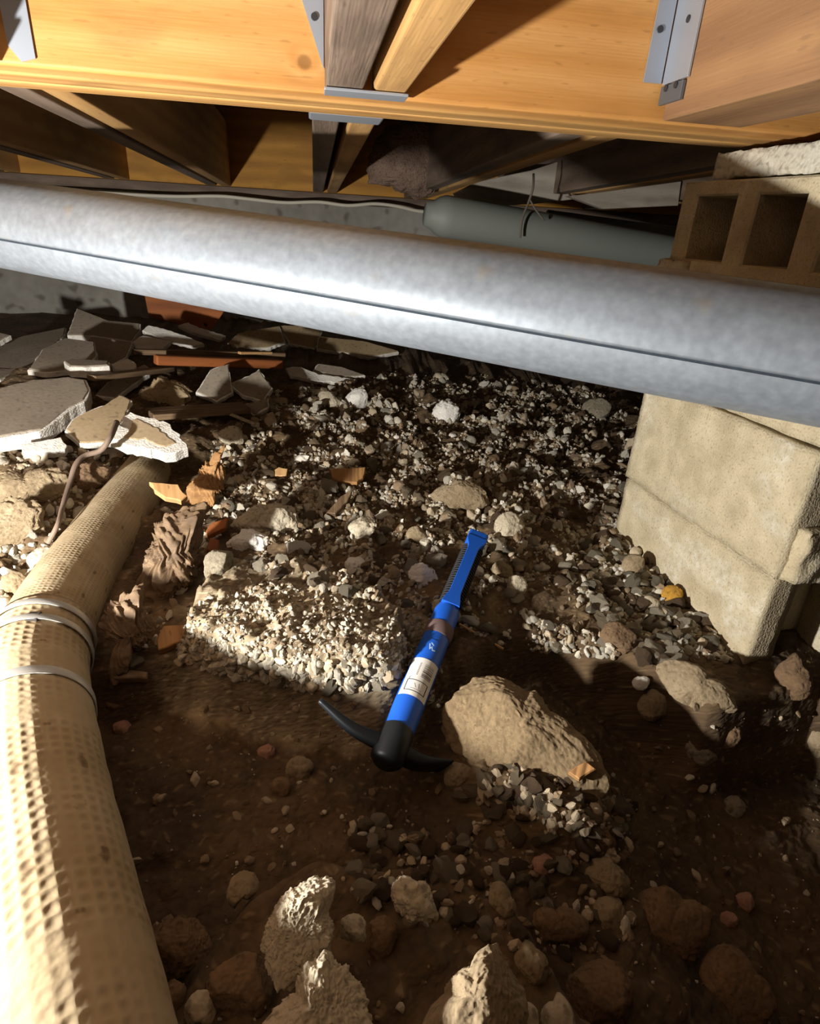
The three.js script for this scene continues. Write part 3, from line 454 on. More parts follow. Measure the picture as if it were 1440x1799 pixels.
rock([[685, 1562], [703, 1538], [730, 1543], [765, 1580], [772, 1612], [738, 1620], [702, 1602]], M.rockPale, 'pale pitted rock above the pit rim', { det: 18, rough: 0.35, lift: 0.03 });
rock([[596, 1626], [613, 1605], [638, 1613], [642, 1640], [615, 1658], [598, 1646]], M.rockPale, 'small pale stone beside the jagged clay clod', { det: 12, rough: 0.25, lift: 0.025 });
rock([[640, 1640], [665, 1610], [695, 1620], [690, 1665], [660, 1690]], M.rockBrown, 'rounded brown stone between the pale stone and pale pitted rock', { det: 12 });
rock([[735, 1800], [780, 1745], [825, 1695], [872, 1658], [903, 1695], [925, 1750], [925, 1850], [740, 1860]], M.rockTan, 'big sharp-edged rock with a bright crumbling ridge', { det: 32, rough: 0.2, depth: 0.8, cuts: 12, lift: 0.04 });
rock([[897, 1672], [916, 1640], [940, 1665], [964, 1705], [962, 1738], [930, 1735]], M.rockTan, 'slab-shaped stone leaning beside the sharp-edged rock', { det: 12, depth: 0.5 });
rock([[860, 1562], [878, 1545], [898, 1575], [905, 1600], [890, 1618], [868, 1600]], M.rockTan, 'brown stone behind the leaning slab-shaped stone', { det: 12 });
rock([[1045, 1582], [1070, 1575], [1092, 1585], [1095, 1620], [1070, 1640], [1046, 1616]], M.rockTan, 'tan stone below the crumbling clay spur', { det: 12 });
rock([[930, 1622], [952, 1592], [975, 1600], [1040, 1620], [1035, 1650], [985, 1665], [940, 1645]], M.rockBrown, 'wide brown stone beside the leaning slab-shaped stone', { det: 14 });
rock([[932, 1512], [948, 1502], [972, 1510], [967, 1530], [942, 1536]], M.rockPink, 'pinkish stone above the crumbling clay spur', { det: 10 });
rock([[1018, 1532], [1048, 1508], [1085, 1522], [1108, 1560], [1095, 1580], [1050, 1560]], M.rockTan, 'crumbling tan clay spur at the pit edge', { det: 16, rough: 0.35 });
rock([[1030, 1460], [1055, 1445], [1080, 1470], [1082, 1500], [1050, 1490]], M.rockBrown, 'brown clod above the crumbling clay spur', { det: 12, rough: 0.3 });
rock([[500, 1366], [520, 1330], [551, 1340], [545, 1358], [512, 1373]], M.rockTan, 'triangular brown stone in the pit', { det: 10, depth: 0.5 });
rock([[472, 1385], [490, 1365], [512, 1380], [505, 1398], [485, 1402]], M.rockBrown, 'dark stone beside the triangular brown stone', { det: 10 });
rock([[452, 1320], [465, 1307], [482, 1313], [478, 1331], [460, 1335]], M.rockPink, 'crumbly pale pink lump in the pit', { det: 10, rough: 0.4 });
rock([[196, 1276], [212, 1266], [232, 1276], [226, 1290], [204, 1290]], M.rockPink, 'pale pinkish stone beside the insulated pipe', { det: 10 });
rock([[180, 1235], [200, 1224], [215, 1238], [200, 1248], [184, 1246]], M.rockBrown, 'brown stone beside the insulated pipe below the rotten plank', { det: 10 });
rock([[400, 1590], [425, 1578], [448, 1530], [456, 1545], [445, 1575], [410, 1600]], M.rockTan, 'bent tan root-like clod in the dark soil', { det: 12 });
rock([[250, 1660], [300, 1615], [355, 1625], [375, 1690], [330, 1740], [270, 1720]], M.rockBrown, 'wide dark brown clod close to the insulated pipe', { det: 18, rough: 0.25 });
rock([[365, 1720], [400, 1680], [465, 1690], [480, 1760], [430, 1800], [380, 1780]], M.rockBrown, 'rounded dark clod beside the large pale clod', { det: 18, rough: 0.2 });
rock([[240, 1790], [280, 1745], [325, 1725], [320, 1770], [280, 1810]], M.rockBrown, 'dark ragged clod at the foot of the insulated pipe', { det: 14, rough: 0.3 });
rock([[340, 1810], [346, 1740], [358, 1738], [362, 1810]], M.rockPale, 'thin pale upright splinter of stone', { det: 8 });
rock([[905, 1830], [918, 1770], [928, 1755], [924, 1830]], M.rockPale, 'pale stone spike beside the sharp-edged rock', { det: 8 });
rock([[965, 1830], [972, 1760], [978, 1742], [980, 1830]], M.rockPale, 'second pale stone spike standing in the dark soil', { det: 8 });
rock([[1014, 1735], [1025, 1718], [1042, 1730], [1035, 1745], [1020, 1745]], M.rockTan, 'small yellowish stone on a brown clod', { det: 8 });
rock([[975, 1760], [1010, 1700], [1090, 1695], [1110, 1760], [1060, 1810], [990, 1810]], M.rockBrown, 'broad brown clod under the small yellowish stone', { det: 16, rough: 0.2 });
rock([[1110, 1640], [1130, 1560], [1200, 1580], [1250, 1600], [1240, 1650], [1150, 1680]], M.rockBrown, 'long low brown clod in the dark hollow', { det: 16, rough: 0.15, depth: 0.5 });
rock([[1230, 1680], [1260, 1655], [1330, 1710], [1370, 1770], [1330, 1800], [1250, 1760]], M.rockBrown, 'flat dark slab of clay in the hollow', { det: 16, rough: 0.12, depth: 0.4 });
rock([[1292, 1585], [1302, 1566], [1322, 1572], [1322, 1596], [1305, 1604]], M.rockPink, 'pale pink stone in the dark hollow', { det: 10 });
rock([[1264, 1612], [1282, 1602], [1298, 1615], [1285, 1630], [1268, 1628]], M.rockPink, 'pinkish stone just below the pale pink stone', { det: 10 });
rock([[1272, 1418], [1285, 1395], [1308, 1412], [1308, 1430], [1280, 1434]], M.rockGrey, 'dim grey stone in the dark hollow', { det: 10 });
rock([[1372, 1210], [1382, 1160], [1398, 1145], [1412, 1170], [1416, 1225], [1385, 1232]], M.rockBrown, 'tall brown stone standing beside the pier foot', { det: 12, depth: 0.6 });
rock([[1405, 1300], [1425, 1262], [1460, 1270], [1470, 1320], [1430, 1330]], M.rockTan, 'tan stone heap beyond the tall brown stone', { det: 12 });
rock([[715, 1002], [735, 988], [752, 995], [767, 1012], [760, 1026], [735, 1030], [718, 1018]], M.white, 'whitest rounded lump beside the hammer grip', { det: 12, rough: 0.3 });
rock([[604, 990], [622, 980], [642, 986], [640, 1001], [615, 1006]], M.white, 'white crumbly lump lying on the gravel above the mound', { det: 12, rough: 0.35 });
rock([[681, 1010], [688, 993], [700, 998], [702, 1018], [690, 1023]], M.rockTan, 'oval tan pebble next to the whitest rounded lump', { det: 8 });
rock([[758, 1066], [766, 1052], [780, 1058], [778, 1072], [764, 1076]], M.rockPale, 'pale round stone touching the hammer grip', { det: 8, rough: 0.3, lift: 0.01 });
rock([[888, 1030], [900, 1010], [920, 1015], [918, 1045], [898, 1050]], M.rockPale, 'pale stone to the pier side of the hammer grip', { det: 10 });
rock([[862, 1000], [870, 988], [900, 1000], [898, 1018], [876, 1016]], M.rockTan, 'brown stone beside the hammer pommel', { det: 10 });
rock([[832, 1012], [836, 994], [845, 996], [844, 1014]], M.white, 'tiny bright white chip right beside the hammer grip', { det: 6, name: 'plaster_chip', cat: 'plaster chip' });
rock([[358, 995], [372, 966], [405, 968], [412, 985], [395, 1005], [365, 1020]], M.rockGrey, 'grey stone with a pale crust beside the gravel mound', { det: 12 });
rock([[398, 955], [420, 938], [460, 935], [478, 950], [440, 968], [410, 968]], M.white, 'chalky white crust lump on the gravel bank', { det: 14, rough: 0.4 });
rock([[400, 925], [425, 900], [470, 885], [520, 895], [525, 925], [470, 940], [420, 938]], M.rockPale, 'wide pale gravel clod above the chalky white lump', { det: 18, rough: 0.35, depth: 0.5 });
rock([[1055, 1112], [1072, 1092], [1100, 1095], [1118, 1112], [1112, 1142], [1082, 1152], [1060, 1138]], M.rockBrown, 'dark brown bowl-shaped stone near the pier foot', { det: 14 });
rock([[1115, 1062], [1130, 1049], [1150, 1050], [1160, 1062], [1150, 1072], [1128, 1073]], M.rockPale, 'smooth pale oval stone near the pier', { det: 10, rough: 0.05, depth: 0.7, cuts: 0 });
rock([[1095, 1005], [1105, 975], [1125, 975], [1130, 1005], [1110, 1015]], M.rockTan, 'tan wedge stone against the pier face', { det: 10 });
rock([[1160, 1050], [1180, 1028], [1200, 1045], [1185, 1062]], grainMat(0xc9983a, 0x8a6420, 47, { rep: 4 }), 'yellow ochre lump against the pier foot', { det: 10 });
rock([[1020, 720], [1045, 700], [1075, 715], [1060, 735], [1030, 735]], M.rockGrey, 'grey stone on the gravel slope under the duct', { det: 10 });
rock([[604, 702], [615, 690], [642, 686], [645, 706], [622, 722]], M.white, 'white angular plaster lump at the top of the gravel slope', { det: 12, rough: 0.2 });
rock([[552, 700], [590, 696], [600, 708], [575, 716], [555, 712]], M.rockPale, 'pale flat stone beside the white angular lump', { det: 10 });
rock([[758, 728], [770, 710], [790, 706], [808, 725], [800, 740], [768, 742]], M.white, 'chalky lump in the middle of the gravel slope', { det: 12, rough: 0.35 });
rock([[758, 662], [775, 656], [790, 664], [772, 670]], M.rockPale, 'lone pale stone at the shadow edge under the duct', { det: 8 });
rock([[612, 930], [625, 910], [650, 905], [662, 928], [650, 942], [620, 945]], M.rockPale, 'pale clod in the middle of the gravel bed', { det: 12, rough: 0.35 });
rock([[865, 930], [875, 905], [905, 900], [918, 925], [905, 948], [880, 950]], M.rockPale, 'pale crumbly clod just above the hammer pommel', { det: 12, rough: 0.35 });
rock([[712, 940], [725, 925], [745, 930], [752, 945], [730, 955]], M.rockTan, 'yellowish grey stone in the gravel below the pale clod', { det: 10 });
rock([[760, 870], [790, 852], [850, 860], [860, 885], [810, 895], [770, 890]], M.rockTan, 'low tan clod in the middle of the gravel bed', { det: 14, rough: 0.3, depth: 0.5 });
rock([[43, 982], [62, 966], [105, 968], [98, 990], [70, 1003], [50, 1000]], M.rockPale, 'white-faced stone against the upper insulated pipe', { det: 12 });
rock([[2, 1040], [22, 1002], [52, 1030], [48, 1044], [20, 1042]], M.rockTan, 'tan wedge stone beside the first metal band', { det: 10 });
rock([[-20, 1070], [-5, 1040], [18, 1058], [14, 1080], [-10, 1085]], M.white, 'white stone next to the first metal band', { det: 10 });
rock([[-30, 960], [-20, 900], [60, 880], [75, 930], [50, 960], [0, 965]], M.rockTan, 'crumbling tan clod behind the insulated pipe', { det: 20, rough: 0.4, depth: 0.6 });
rock([[-30, 880], [-20, 840], [40, 830], [115, 840], [110, 870], [60, 885]], M.rockTan, 'layered tan clod below the largest drywall slab', { det: 20, rough: 0.4, depth: 0.5 });
rock([[125, 850], [138, 822], [172, 814], [192, 825], [160, 860], [130, 872]], M.rockBrown, 'dark clod below the tan papered scrap', { det: 18, rough: 0.35 });
rock([[383, 762], [395, 753], [425, 757], [430, 775], [415, 786], [392, 778]], M.rockPale, 'pale shell-shaped stone in the dark gap beside the gravel', { det: 12, cuts: 2 });
rock([[245, 690], [262, 678], [300, 665], [328, 675], [330, 705], [290, 712], [255, 705]], M.paperTan, 'crumpled tan paper wad on the rubble', { det: 16, rough: 0.6, freq: 3, cat: 'paper', name: 'paper_wad' });
tick('rocks');
// ---------------------------------------------------------------- rotten timber by the pipe
const wood = (o, l, x) => x.mat ? rock(o, x.mat, l, { name: 'wood_fragment', cat: 'wood scrap', det: 30, rough: 0.12, freq: 3, cuts: 4, sink: 0.55, axis: 2, ridge: 0.22, ...x }) : slab('wood_fragment', o, { label: l, cat: 'wood scrap', skin: false, gax: 1, ...x });
wood([[287, 905], [320, 898], [361, 888], [352, 930], [340, 968], [305, 1045], [268, 1090], [240, 1068], [258, 1000], [272, 950]], 'grey-brown rotten plank with a knot beside the insulated pipe', { mat: M.rotten, depth: 0.4, lift: 0.02 });
wood([[228, 1040], [250, 1028], [248, 1070], [232, 1140], [224, 1192], [200, 1198], [206, 1130]], 'dark splintered plank piece lying below the grey-brown rotten plank', { mat: M.rotten, depth: 0.4, lift: 0.015 });
wood([[330, 888], [348, 838], [368, 815], [385, 812], [396, 783], [393, 845], [378, 868], [376, 886], [350, 890]], 'pale split wood shard with a sharp upright tip', { mat: M.split, depth: 0.4, lift: 0.03 });
wood([[265, 848], [285, 850], [312, 853], [326, 872], [318, 880], [290, 872], [272, 860]], 'peach-coloured bark chip resting against the insulated pipe', { core: M.chip, th: 0.012, tilt: 30, lift: 0.07, jag: 0.003 });
wood([[582, 824], [640, 822], [637, 838], [626, 848], [600, 844], [584, 838]], 'flat tan wood chip lying on the gravel', { core: M.split, th: 0.008, tilt: 20, lift: 0.018, jag: 0.003 });
wood([[482, 826], [490, 822], [504, 824], [503, 836], [484, 836]], 'tiny orange wood chip on the gravel', { core: M.chip, th: 0.008, tilt: 25, lift: 0.012, jag: 0.002 });
wood([[364, 932], [372, 920], [399, 911], [395, 926], [366, 940]], 'orange brown chip beside the grey-brown rotten plank', { core: M.orangeWood, th: 0.012, tilt: 25, lift: 0.03, jag: 0.002 });
wood([[366, 965], [370, 945], [382, 950], [380, 975]], 'short reddish chip below the orange brown chip', { core: M.orangeWood, th: 0.012, tilt: 25, lift: 0.03, jag: 0.002 });
wood([[330, 955], [345, 944], [360, 948], [350, 960], [332, 962]], 'white splintered flake on the rotten plank', { core: M.white, th: 0.006, tilt: 25, lift: 0.05, jag: 0.002 });
wood([[280, 1115], [287, 1100], [328, 1098], [318, 1125], [278, 1140]], 'square tan wood block end at the mound foot', { core: M.split, th: 0.02, tilt: 20, lift: 0.02, jag: 0.003 });
wood([[195, 1180], [205, 1174], [258, 1182], [256, 1190], [200, 1190]], 'thin brown lath lying at the pit edge', { core: M.rotten, th: 0.01, tilt: 15, lift: 0.015, jag: 0.002 });
wood([[575, 900], [600, 872], [618, 862], [610, 880], [588, 902]], 'brown splinter lying on the gravel bed', { core: M.rotten, th: 0.01, tilt: 20, lift: 0.015, jag: 0.002 });
wood([[1000, 1355], [1030, 1340], [1045, 1350], [1018, 1368]], 'tan splinter on the clay heap', { core: M.split, th: 0.006, tilt: 20, lift: 0.03, jag: 0.002 });
single('twig', sweep([[205, 742, 0.1], [190, 775, 0.1], [176, 792, 0.085], [150, 800, 0.08], [134, 815, 0.07], [122, 850, 0.06], [110, 890, 0.05], [100, 925, 0.04], [84, 955, 0.015]].map(([a, b, l]) => hit(a, b, l)), (u) => 0.006 - 0.002 * u, { seg: 50, sides: 9 })[0], M.joistGrey, 'crooked grey twig leaning from the rubble behind the insulated pipe', 'twig');

// ---------------------------------------------------------------- hammer
{
  const head = onY(688, 1312, 0.005); let endY = 0.085, end; for (; endY < 0.2; endY += 0.004) { end = onY(838, 946, endY); let ok = true; for (let k = 0.12; k <= 1; k += 0.04) { const p = head.clone().lerp(end, k); if (p.y < hgtFast(p.x, p.z) + 0.02) ok = false; } if (ok) break; }
  const ax = end.clone().sub(head), L = ax.length(); ax.normalize();
  console.log('hammer length', L, head, end);
  const t = thing('pick_hammer', 'pick hammer with a bright blue handle lying on the soil', 'hammer', head);
  // local frame: y along handle, z towards the camera side, x across
  const q0 = camera.position.clone().sub(head.clone().addScaledVector(ax, L / 2)), zc = q0.addScaledVector(ax, -q0.dot(ax)).normalize(), xc = V(0, 0, 0).crossVectors(ax, zc); t.quaternion.setFromRotationMatrix(new THREE.Matrix4().makeBasis(xc, ax, zc));
  const blue = new THREE.MeshStandardMaterial({ color: 0x1a5fd0, roughness: 0.45 }), rubber = flat(0x15161a, 0.7), steel = new THREE.MeshStandardMaterial({ color: 0x2c3034, roughness: 0.45, metalness: 0.5 });
  const at = (py) => { let lo = 0, hi = L; for (let i = 0; i < 30; i++) { const m = (lo + hi) / 2; if (toPx(head.clone().addScaledVector(ax, m))[1] > py) lo = m; else hi = m; } return lo; };
  const y0 = at(1285), y1 = at(1122), y2 = at(1104), y3 = at(1068), y4 = at(975), y5 = L;
  const lathe = (pr, sx = 1, sz = 1) => { const g = new THREE.LatheGeometry(pr.map(a => new THREE.Vector2(...a)), 32); g.scale(sx, 1, sz); return g; };
  mesh('shaft', lathe([[0, y0 - 0.01], [0.0205, y0 - 0.008], [0.0212, y0], [0.0212, (y0 + y1) / 2], [0.0205, y1], [0.0205, y2], [0.0208, y3 - 0.014], [0.0165, y3 + 0.002], [0.011, y3 + 0.02], [0.011, y4], [0, y4 + 0.002]], 1, 0.92), blue, t);
  mesh('collar_ring', lathe([[0.02, y1 - 0.002], [0.0222, y1], [0.0228, (y1 + y2) / 2], [0.0222, y2], [0.02, y2 + 0.002]], 1, 0.92), flat(0x6d5a58, 0.8), t);
  // grip: blue spine strips front and back, dark rubber ribs at the sides
  const gl = y5 - y3;
  const spine = (s) => { const pts = []; const prof = (u) => 0.0088 + 0.0055 * smooth(0.16, 0, u) + 0.008 * smooth(0.82, 0.97, u); const n = 24; for (let i = 0; i <= n; i++) pts.push(new THREE.Vector2(prof(i / n), y3 - 0.004 + (gl - 0.012) * i / n)); for (let i = n; i >= 0; i--) pts.push(new THREE.Vector2(-prof(i / n), y3 - 0.004 + (gl - 0.012) * i / n)); const g = new THREE.ExtrudeGeometry(new THREE.Shape(pts), { depth: 0.004, bevelEnabled: true, bevelSize: 0.001, bevelThickness: 0.0015, bevelSegments: 2 }); g.translate(0, 0, s > 0 ? 0.0125 : -0.0165); return g; };
  const grip = mesh('grip', lathe([[0.0105, y3], [0.0155, y3 + 0.01], [0.0155, y5 - 0.03], [0.012, y5 - 0.016]], 1, 0.8), rubber, t);
  const nr = Math.round((gl - 0.04) / 0.0062); for (let i = 0; i < nr; i++) { const g = new THREE.TorusGeometry(0.0158, 0.0019, 8, 28); g.rotateX(Math.PI / 2); g.scale(1.12, 1, 0.74); g.translate(0, y3 + 0.01 + i * 0.0062, 0); mesh('rib', g, rubber, grip); }
  mesh('spine', spine(1), blue, t); mesh('spine', spine(-1), blue, t);
  const pom = new RoundedBoxGeometry(0.036, 0.026, 0.034, 3, 0.005); pom.translate(0, y5 - 0.009, 0); mesh('pommel', pom, blue, t);
  // head: eye socket and two arms
  mesh('eye_socket', lathe([[0, -0.028], [0.014, -0.027], [0.0215, -0.02], [0.0235, 0.0], [0.0225, y0 - 0.012], [0.0215, y0 + 0.001], [0.0205, y0 + 0.002]]), steel, t);
  const loc = (p) => t.worldToLocal(p.clone()); t.updateMatrixWorld(true);
  const tip = loc(onY(561, 1230, 0.055)), far = loc(onY(782, 1346, -0.03));
  console.log('pick arm', tip, far);
  const arm = (tipP, flatEnd) => {
    const a = V(0, 0, 0), mid = tipP.clone().multiplyScalar(0.5).add(V(0, -0.008, 0.0)), c = new THREE.CatmullRomCurve3([a, mid, tipP]); const seg = 24, pos = [], idx = [], uv = [];
    const d = tipP.clone().normalize(), e1 = V(0, 1, 0).addScaledVector(d, -d.y).normalize(), e2 = V(0, 0, 0).crossVectors(d, e1);
    for (let j = 0; j <= seg; j++) { const u = j / seg, p = c.getPoint(u), w = flatEnd ? 0.012 + 0.01 * u : 0.008 * (1 - u) + 0.0035, h = flatEnd ? 0.011 * (1 - u) + 0.003 : 0.008 * (1 - u) + 0.0035; for (let i = 0; i < 12; i++) { const an = (i + 0.5) / 12 * Math.PI * 2, cc = Math.sign(Math.cos(an)) * Math.pow(Math.abs(Math.cos(an)), 0.6), ss = Math.sign(Math.sin(an)) * Math.pow(Math.abs(Math.sin(an)), 0.6); const q = p.clone().addScaledVector(e1, h * cc).addScaledVector(e2, w * ss); pos.push(q.x, q.y, q.z); uv.push(u, i / 12); } }
    for (let j = 0; j < seg; j++) for (let i = 0; i < 12; i++) { const A = j * 12 + i, B = j * 12 + (i + 1) % 12; idx.push(A, B, A + 12, B, B + 12, A + 12); }
    const k = pos.length / 3, p = c.getPoint(1); pos.push(p.x, p.y, p.z); uv.push(1, 0); for (let i = 0; i < 12; i++) idx.push(k, seg * 12 + i, seg * 12 + (i + 1) % 12);
    const g = new THREE.BufferGeometry(); g.setAttribute('position', new THREE.Float32BufferAttribute(pos, 3)); g.setAttribute('uv', new THREE.Float32BufferAttribute(uv, 2)); g.setIndex(idx); g.computeVertexNormals(); return g;
  };
  mesh('pick_point', arm(tip, false), steel, t); mesh('chisel_blade', arm(far, true), steel, t);
  // sticker: curved patch with a printed bar code and a boxed symbol
  const cv = document.createElement('canvas'); cv.width = 256; cv.height = 512; const x = cv.getContext('2d'); x.fillStyle = '#e9e7e0'; x.fillRect(0, 0, 256, 512);
  x.strokeStyle = '#23211f'; x.lineWidth = 9; x.strokeRect(40, 310, 170, 140); x.lineWidth = 4; x.beginPath(); x.moveTo(105, 350); x.lineTo(125, 400); x.moveTo(140, 345); x.lineTo(150, 405); x.moveTo(80, 420); x.lineTo(170, 420); x.stroke();
  x.fillStyle = '#4a4845'; const rr = rng(9); for (let y = 70; y < 250; y += 3 + rr() * 9) x.fillRect(130, y, 85, 2 + rr() * 4); x.fillStyle = '#77746e'; for (let y = 70; y < 240; y += 16) x.fillRect(88, y, 14, 9);
  x.lineWidth = 6; x.beginPath(); x.arc(70, 290, 24, 2.4, 4.2); x.stroke();
  const st = new THREE.CanvasTexture(cv); st.colorSpace = THREE.SRGBColorSpace; const sy0 = at(1236), sy1 = at(1172);
  const sg = new THREE.CylinderGeometry(0.0216, 0.0216, sy1 - sy0, 24, 1, true, -1.1, 2.2); sg.scale(1, 1, 0.92); sg.translate(0, (sy0 + sy1) / 2, 0); mesh('sticker', sg, new THREE.MeshStandardMaterial({ map: st, roughness: 0.6 }), t).userData.label = 'white sticker with bar code and boxed symbol';
  const cv2 = document.createElement('canvas'); cv2.width = cv2.height = 128; const y = cv2.getContext('2d'); y.fillStyle = '#1a5fd0'; y.fillRect(0, 0, 128, 128); y.strokeStyle = '#bcd3ec'; y.lineWidth = 9; y.beginPath(); y.moveTo(30, 40); y.lineTo(45, 78); y.lineTo(58, 62); y.lineTo(72, 84); y.lineTo(98, 80); y.moveTo(40, 30); y.lineTo(70, 48); y.stroke();
  const pt = new THREE.CanvasTexture(cv2); pt.colorSpace = THREE.SRGBColorSpace; const py0 = at(1165), py1 = at(1138); const pg = new THREE.CylinderGeometry(0.0214, 0.0214, py1 - py0, 20, 1, true, -0.5, 1.0); pg.scale(1, 1, 0.92); pg.translate(0, (py0 + py1) / 2, 0); mesh('worn_print', pg, new THREE.MeshStandardMaterial({ map: pt, roughness: 0.5 }), t).userData.label = 'worn pale print on the blue handle';
}
// ---------------------------------------------------------------- gravel
{
  const r = rng(2024), variants = [];
  for (let v = 0; v < 12; v++) {
    const g = new THREE.IcosahedronGeometry(1, 2), p = g.attributes.position, cut = []; const q = rng(500 + v);
    for (let i = 0; i < 8; i++) { const a = q() * 6.283, z = q() * 2 - 1, k = Math.sqrt(1 - z * z); cut.push([k * Math.cos(a), k * Math.sin(a), z, 0.55 + 0.3 * q()]); }
    const sx = 0.7 + 0.8 * q(), sy = 0.45 + 0.45 * q();
    for (let i = 0; i < p.count; i++) { const d = V(p.getX(i), p.getY(i), p.getZ(i)); let f = 1 + (v % 3 ? 0.25 : 0.7) * fbm(d.x * 1.8 + v * 3, d.y * 1.8, d.z * 1.8, 3); for (const [a, b, c, k] of cut) { const s = (d.x * a + d.y * b + d.z * c) * f; if (s > k) f *= k / s; } p.setXYZ(i, d.x * f * sx, d.y * f * sy, d.z * f); }
    g.deleteAttribute('normal'); const gg = g.index ? g.toNonIndexed() : g; gg.computeVertexNormals(); variants.push(boxUV(gg, 0, v));
  }
  const mats = [M.rockPale, M.rockGrey, M.rockTan, M.rockBrown, M.white, M.rockPink], words = ['pale', 'grey', 'tan', 'brown', 'chalk-white', 'pinkish'];
  const pick = [0, 0, 0, 0, 0, 1, 1, 1, 2, 2, 2, 2, 3, 3, 3, 3, 4];
  // zones by pixel polygon: gravel bed, heap, pit rim, pit floor, left side
  const BED = [[470, 690], [640, 660], [860, 660], [1130, 700], [1100, 930], [1240, 1090], [1290, 1160], [1120, 1160], [900, 1140], [780, 1090], [560, 1030], [420, 985], [380, 880], [440, 770]];
  const bed = 'on the gravel bed before the concrete pier';
  const zones = [
    { poly: BED, n: 11000, s0: 0.0018, s1: 0.008, pw: 1.6, where: bed, clump: 0.1 },
    { poly: BED, n: 1000, s0: 0.007, s1: 0.02, pw: 2.4, where: bed, clump: 0.0 },
    { poly: [[1090, 930], [1240, 1090], [1290, 1160], [1150, 1160], [1060, 1100], [960, 1010]], n: 260, s0: 0.006, s1: 0.019, pw: 1.8, where: bed },
    { poly: [[330, 1060], [480, 1020], [760, 1090], [780, 1180], [560, 1200], [320, 1150]], n: 1700, s0: 0.001, s1: 0.0055, pw: 1.6, where: 'on the crusted mound', pick: [0, 0, 0, 2, 1, 3] },
    { poly: [[315, 1110], [420, 1140], [560, 1160], [700, 1165], [712, 1205], [560, 1215], [420, 1195], [310, 1160]], n: 520, s0: 0.003, s1: 0.011, pw: 2, where: 'on the crusted mound', pick: [0, 0, 2, 1] },
    { poly: [[900, 1330], [1010, 1330], [1120, 1420], [1090, 1470], [880, 1430], [800, 1400]], n: 420, s0: 0.002, s1: 0.014, pw: 2.6, where: 'on the clay heap by the hammer head', pick: [2, 2, 2, 3, 3] },
    { poly: [[230, 1210], [1440, 1250], [1440, 1799], [240, 1799]], n: 700, s0: 0.0012, s1: 0.008, pw: 5, where: 'in the dark dug pit', pick: [3, 3, 3, 3, 2, 2, 0] },
    { poly: [[600, 1440], [1100, 1450], [1110, 1650], [980, 1680], [620, 1600]], n: 330, s0: 0.002, s1: 0.014, pw: 2.2, where: 'in the dark dug pit', pick: [3, 3, 2, 2, 0] },
    { poly: [[0, 790], [230, 790], [170, 880], [40, 1040], [0, 1060]], n: 500, s0: 0.002, s1: 0.014, pw: 3, where: 'behind the insulated pipe' },
    { poly: [[380, 760], [460, 720], [430, 860], [330, 1000], [290, 1120], [230, 1180], [230, 1060], [330, 960]], n: 260, s0: 0.002, s1: 0.013, pw: 2.4, where: 'beside the rotten planks' },
  ];
  const inPoly = (poly, x, y) => { let c = false; for (let i = 0, j = poly.length - 1; i < poly.length; j = i++) { const [ax, ay] = poly[i], [bx, by] = poly[j]; if ((ay > y) !== (by > y) && x < (bx - ax) * (y - ay) / (by - ay) + ax) c = !c; } return c; };
  const all = [];
  zones.forEach((Z, zi) => {
    const xs = Z.poly.map(a => a[0]), ys = Z.poly.map(a => a[1]), x0 = Math.min(...xs), x1 = Math.max(...xs), y0 = Math.min(...ys), y1 = Math.max(...ys);
    // uniform over the ground: keep a pixel with a chance in proportion to the ground it covers
    let made = 0, guard = 0; const dmax = hit((x0 + x1) / 2, y0 + 1).distanceTo(camera.position);
    while (made < Z.n && guard++ < Z.n * 30) { const a = x0 + r() * (x1 - x0), b = y0 + r() * (y1 - y0); if (!inPoly(Z.poly, a, b)) continue; const p = hit(a, b), D = p.distanceTo(camera.position); if (r() > Math.pow(D / dmax, 2)) continue; if (Z.clump !== undefined && fbm(p.x * 13, 7, p.z * 13, 2) < (r() - 0.62) * 0.5 + Z.clump * 0.4) continue; const s = Z.s0 + (Z.s1 - Z.s0) * Math.pow(r(), Z.pw); all.push({ p, s, px: s / D * F, v: Math.floor(r() * 12), m: (Z.pick ?? pick)[Math.floor(r() * (Z.pick ?? pick).length)], e: [r() * 6.28, r() * 6.28, r() * 6.28], zi }); made++; }
  });
  all.sort((a, b) => b.px - a.px);
  const group = 'loose gravel stones';
  const big = all.slice(0, 300), rest = all.slice(300);
  for (const o of big) { const m = mesh(numbered('gravel_stone'), variants[o.v], mats[o.m], scene); m.position.copy(o.p); m.position.y += o.s * 0.12; m.rotation.set(...o.e.map((v, i) => i === 1 ? v : (v - 3.14) * 0.25)); m.scale.setScalar(o.s); m.userData = { label: `${words[o.m]} angular gravel stone lying ${zones[o.zi].where}`, category: 'stone', group: `${words[o.m]} ${group} ${zones[o.zi].where}` }; }
  const im = []; for (let v = 0; v < 12; v += 2) im.push(rest.filter(o => o.v === v || o.v === v + 1));
  const holder = new THREE.Group(); holder.name = 'gravel'; holder.userData = { label: 'bed of small mixed gravel and crumbs over the soil', category: 'gravel', kind: 'stuff' }; scene.add(holder);
  const tint = [[0.46, 0.42, 0.335], [0.34, 0.31, 0.25], [0.38, 0.31, 0.21], [0.19, 0.135, 0.08], [0.62, 0.58, 0.5], [0.40, 0.26, 0.19]];
  const gm = new THREE.MeshStandardMaterial({ color: 0xffffff, roughness: 0.95 });
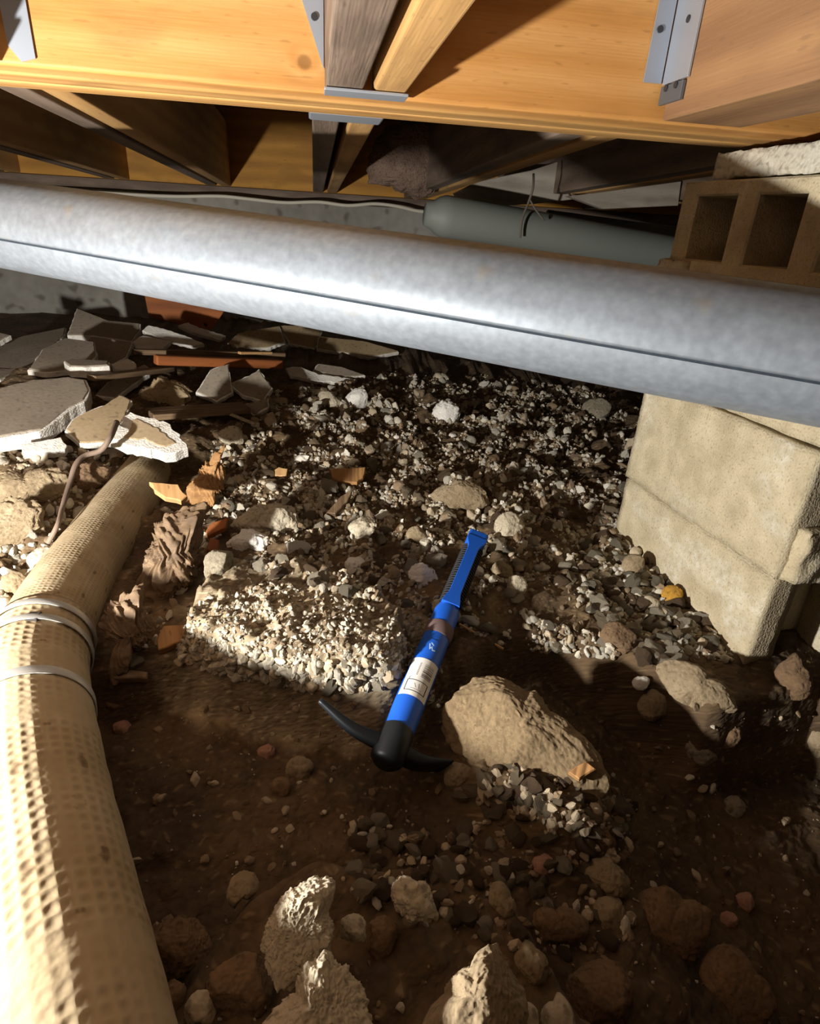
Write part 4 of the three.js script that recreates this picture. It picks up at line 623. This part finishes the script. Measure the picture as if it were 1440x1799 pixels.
  im.forEach((list, k) => {
    const I = new THREE.InstancedMesh(variants[k * 2], gm, list.length); I.name = numbered('small_gravel'); I.castShadow = I.receiveShadow = true; I.userData = { kind: 'stuff' }; const d = new THREE.Object3D();
    list.forEach((o, i) => { d.position.copy(o.p); d.position.y += o.s * 0.1; d.rotation.set(o.e[0], o.e[1], o.e[2]); d.scale.setScalar(o.s); d.updateMatrix(); I.setMatrixAt(i, d.matrix); const c = tint[o.m], f = 0.75 + 0.5 * ((o.e[0] * 7.1) % 1); I.setColorAt(i, new THREE.Color().setRGB(c[0] * f, c[1] * f, c[2] * f)); });
    holder.add(I);
  });
  console.log('stones', all.length, 'smallest single px', big[299].px);
}
tick('gravel');
// ---------------------------------------------------------------- work light standing behind the wrapped pipe, outside the frame
{
  const y = hgt(LAMP.x, LAMP.z); const t = thing('work_light', 'small battery work light on a stand behind the insulated pipe', 'lamp', V(LAMP.x, 0, LAMP.z));
  const dir = V(0.62, 0.1, -0.78).normalize();
  const body = new RoundedBoxGeometry(0.09, 0.07, 0.035, 3, 0.006); const turn = new THREE.Quaternion().setFromUnitVectors(V(0, 0, 1), dir);
  const put = (g, off) => { g.applyQuaternion(turn); g.translate(dir.x * off, LAMP.y + dir.y * off, dir.z * off); return g; };
  mesh('housing', put(body, -0.06), flat(0x222222, 0.6), t);
  mesh('lens', put(new THREE.BoxGeometry(0.07, 0.05, 0.004), -0.0395), new THREE.MeshStandardMaterial({ color: 0x111111, emissive: LAMP_COLOUR, emissiveIntensity: 6, roughness: 0.4 }), t);
  const post = new THREE.CylinderGeometry(0.008, 0.008, LAMP.y - 0.03 - y, 12); post.translate(-dir.x * 0.06, (LAMP.y - 0.03 + y) / 2, -dir.z * 0.06); mesh('post', post, flat(0x222222, 0.6), t);
  const foot = new THREE.CylinderGeometry(0.05, 0.055, 0.012, 24); foot.translate(-dir.x * 0.06, y + 0.006, -dir.z * 0.06); mesh('foot', foot, flat(0x222222, 0.6), t);
  const l = new THREE.PointLight(LAMP_COLOUR, LAMP_POWER, 0, 2); l.position.set(0, LAMP.y, 0); l.castShadow = true; l.shadow.radius = 1.2; l.shadow.mapSize.set(2048, 2048); l.name = 'lamp_light'; t.add(l);
}
renderer.render(scene, camera);
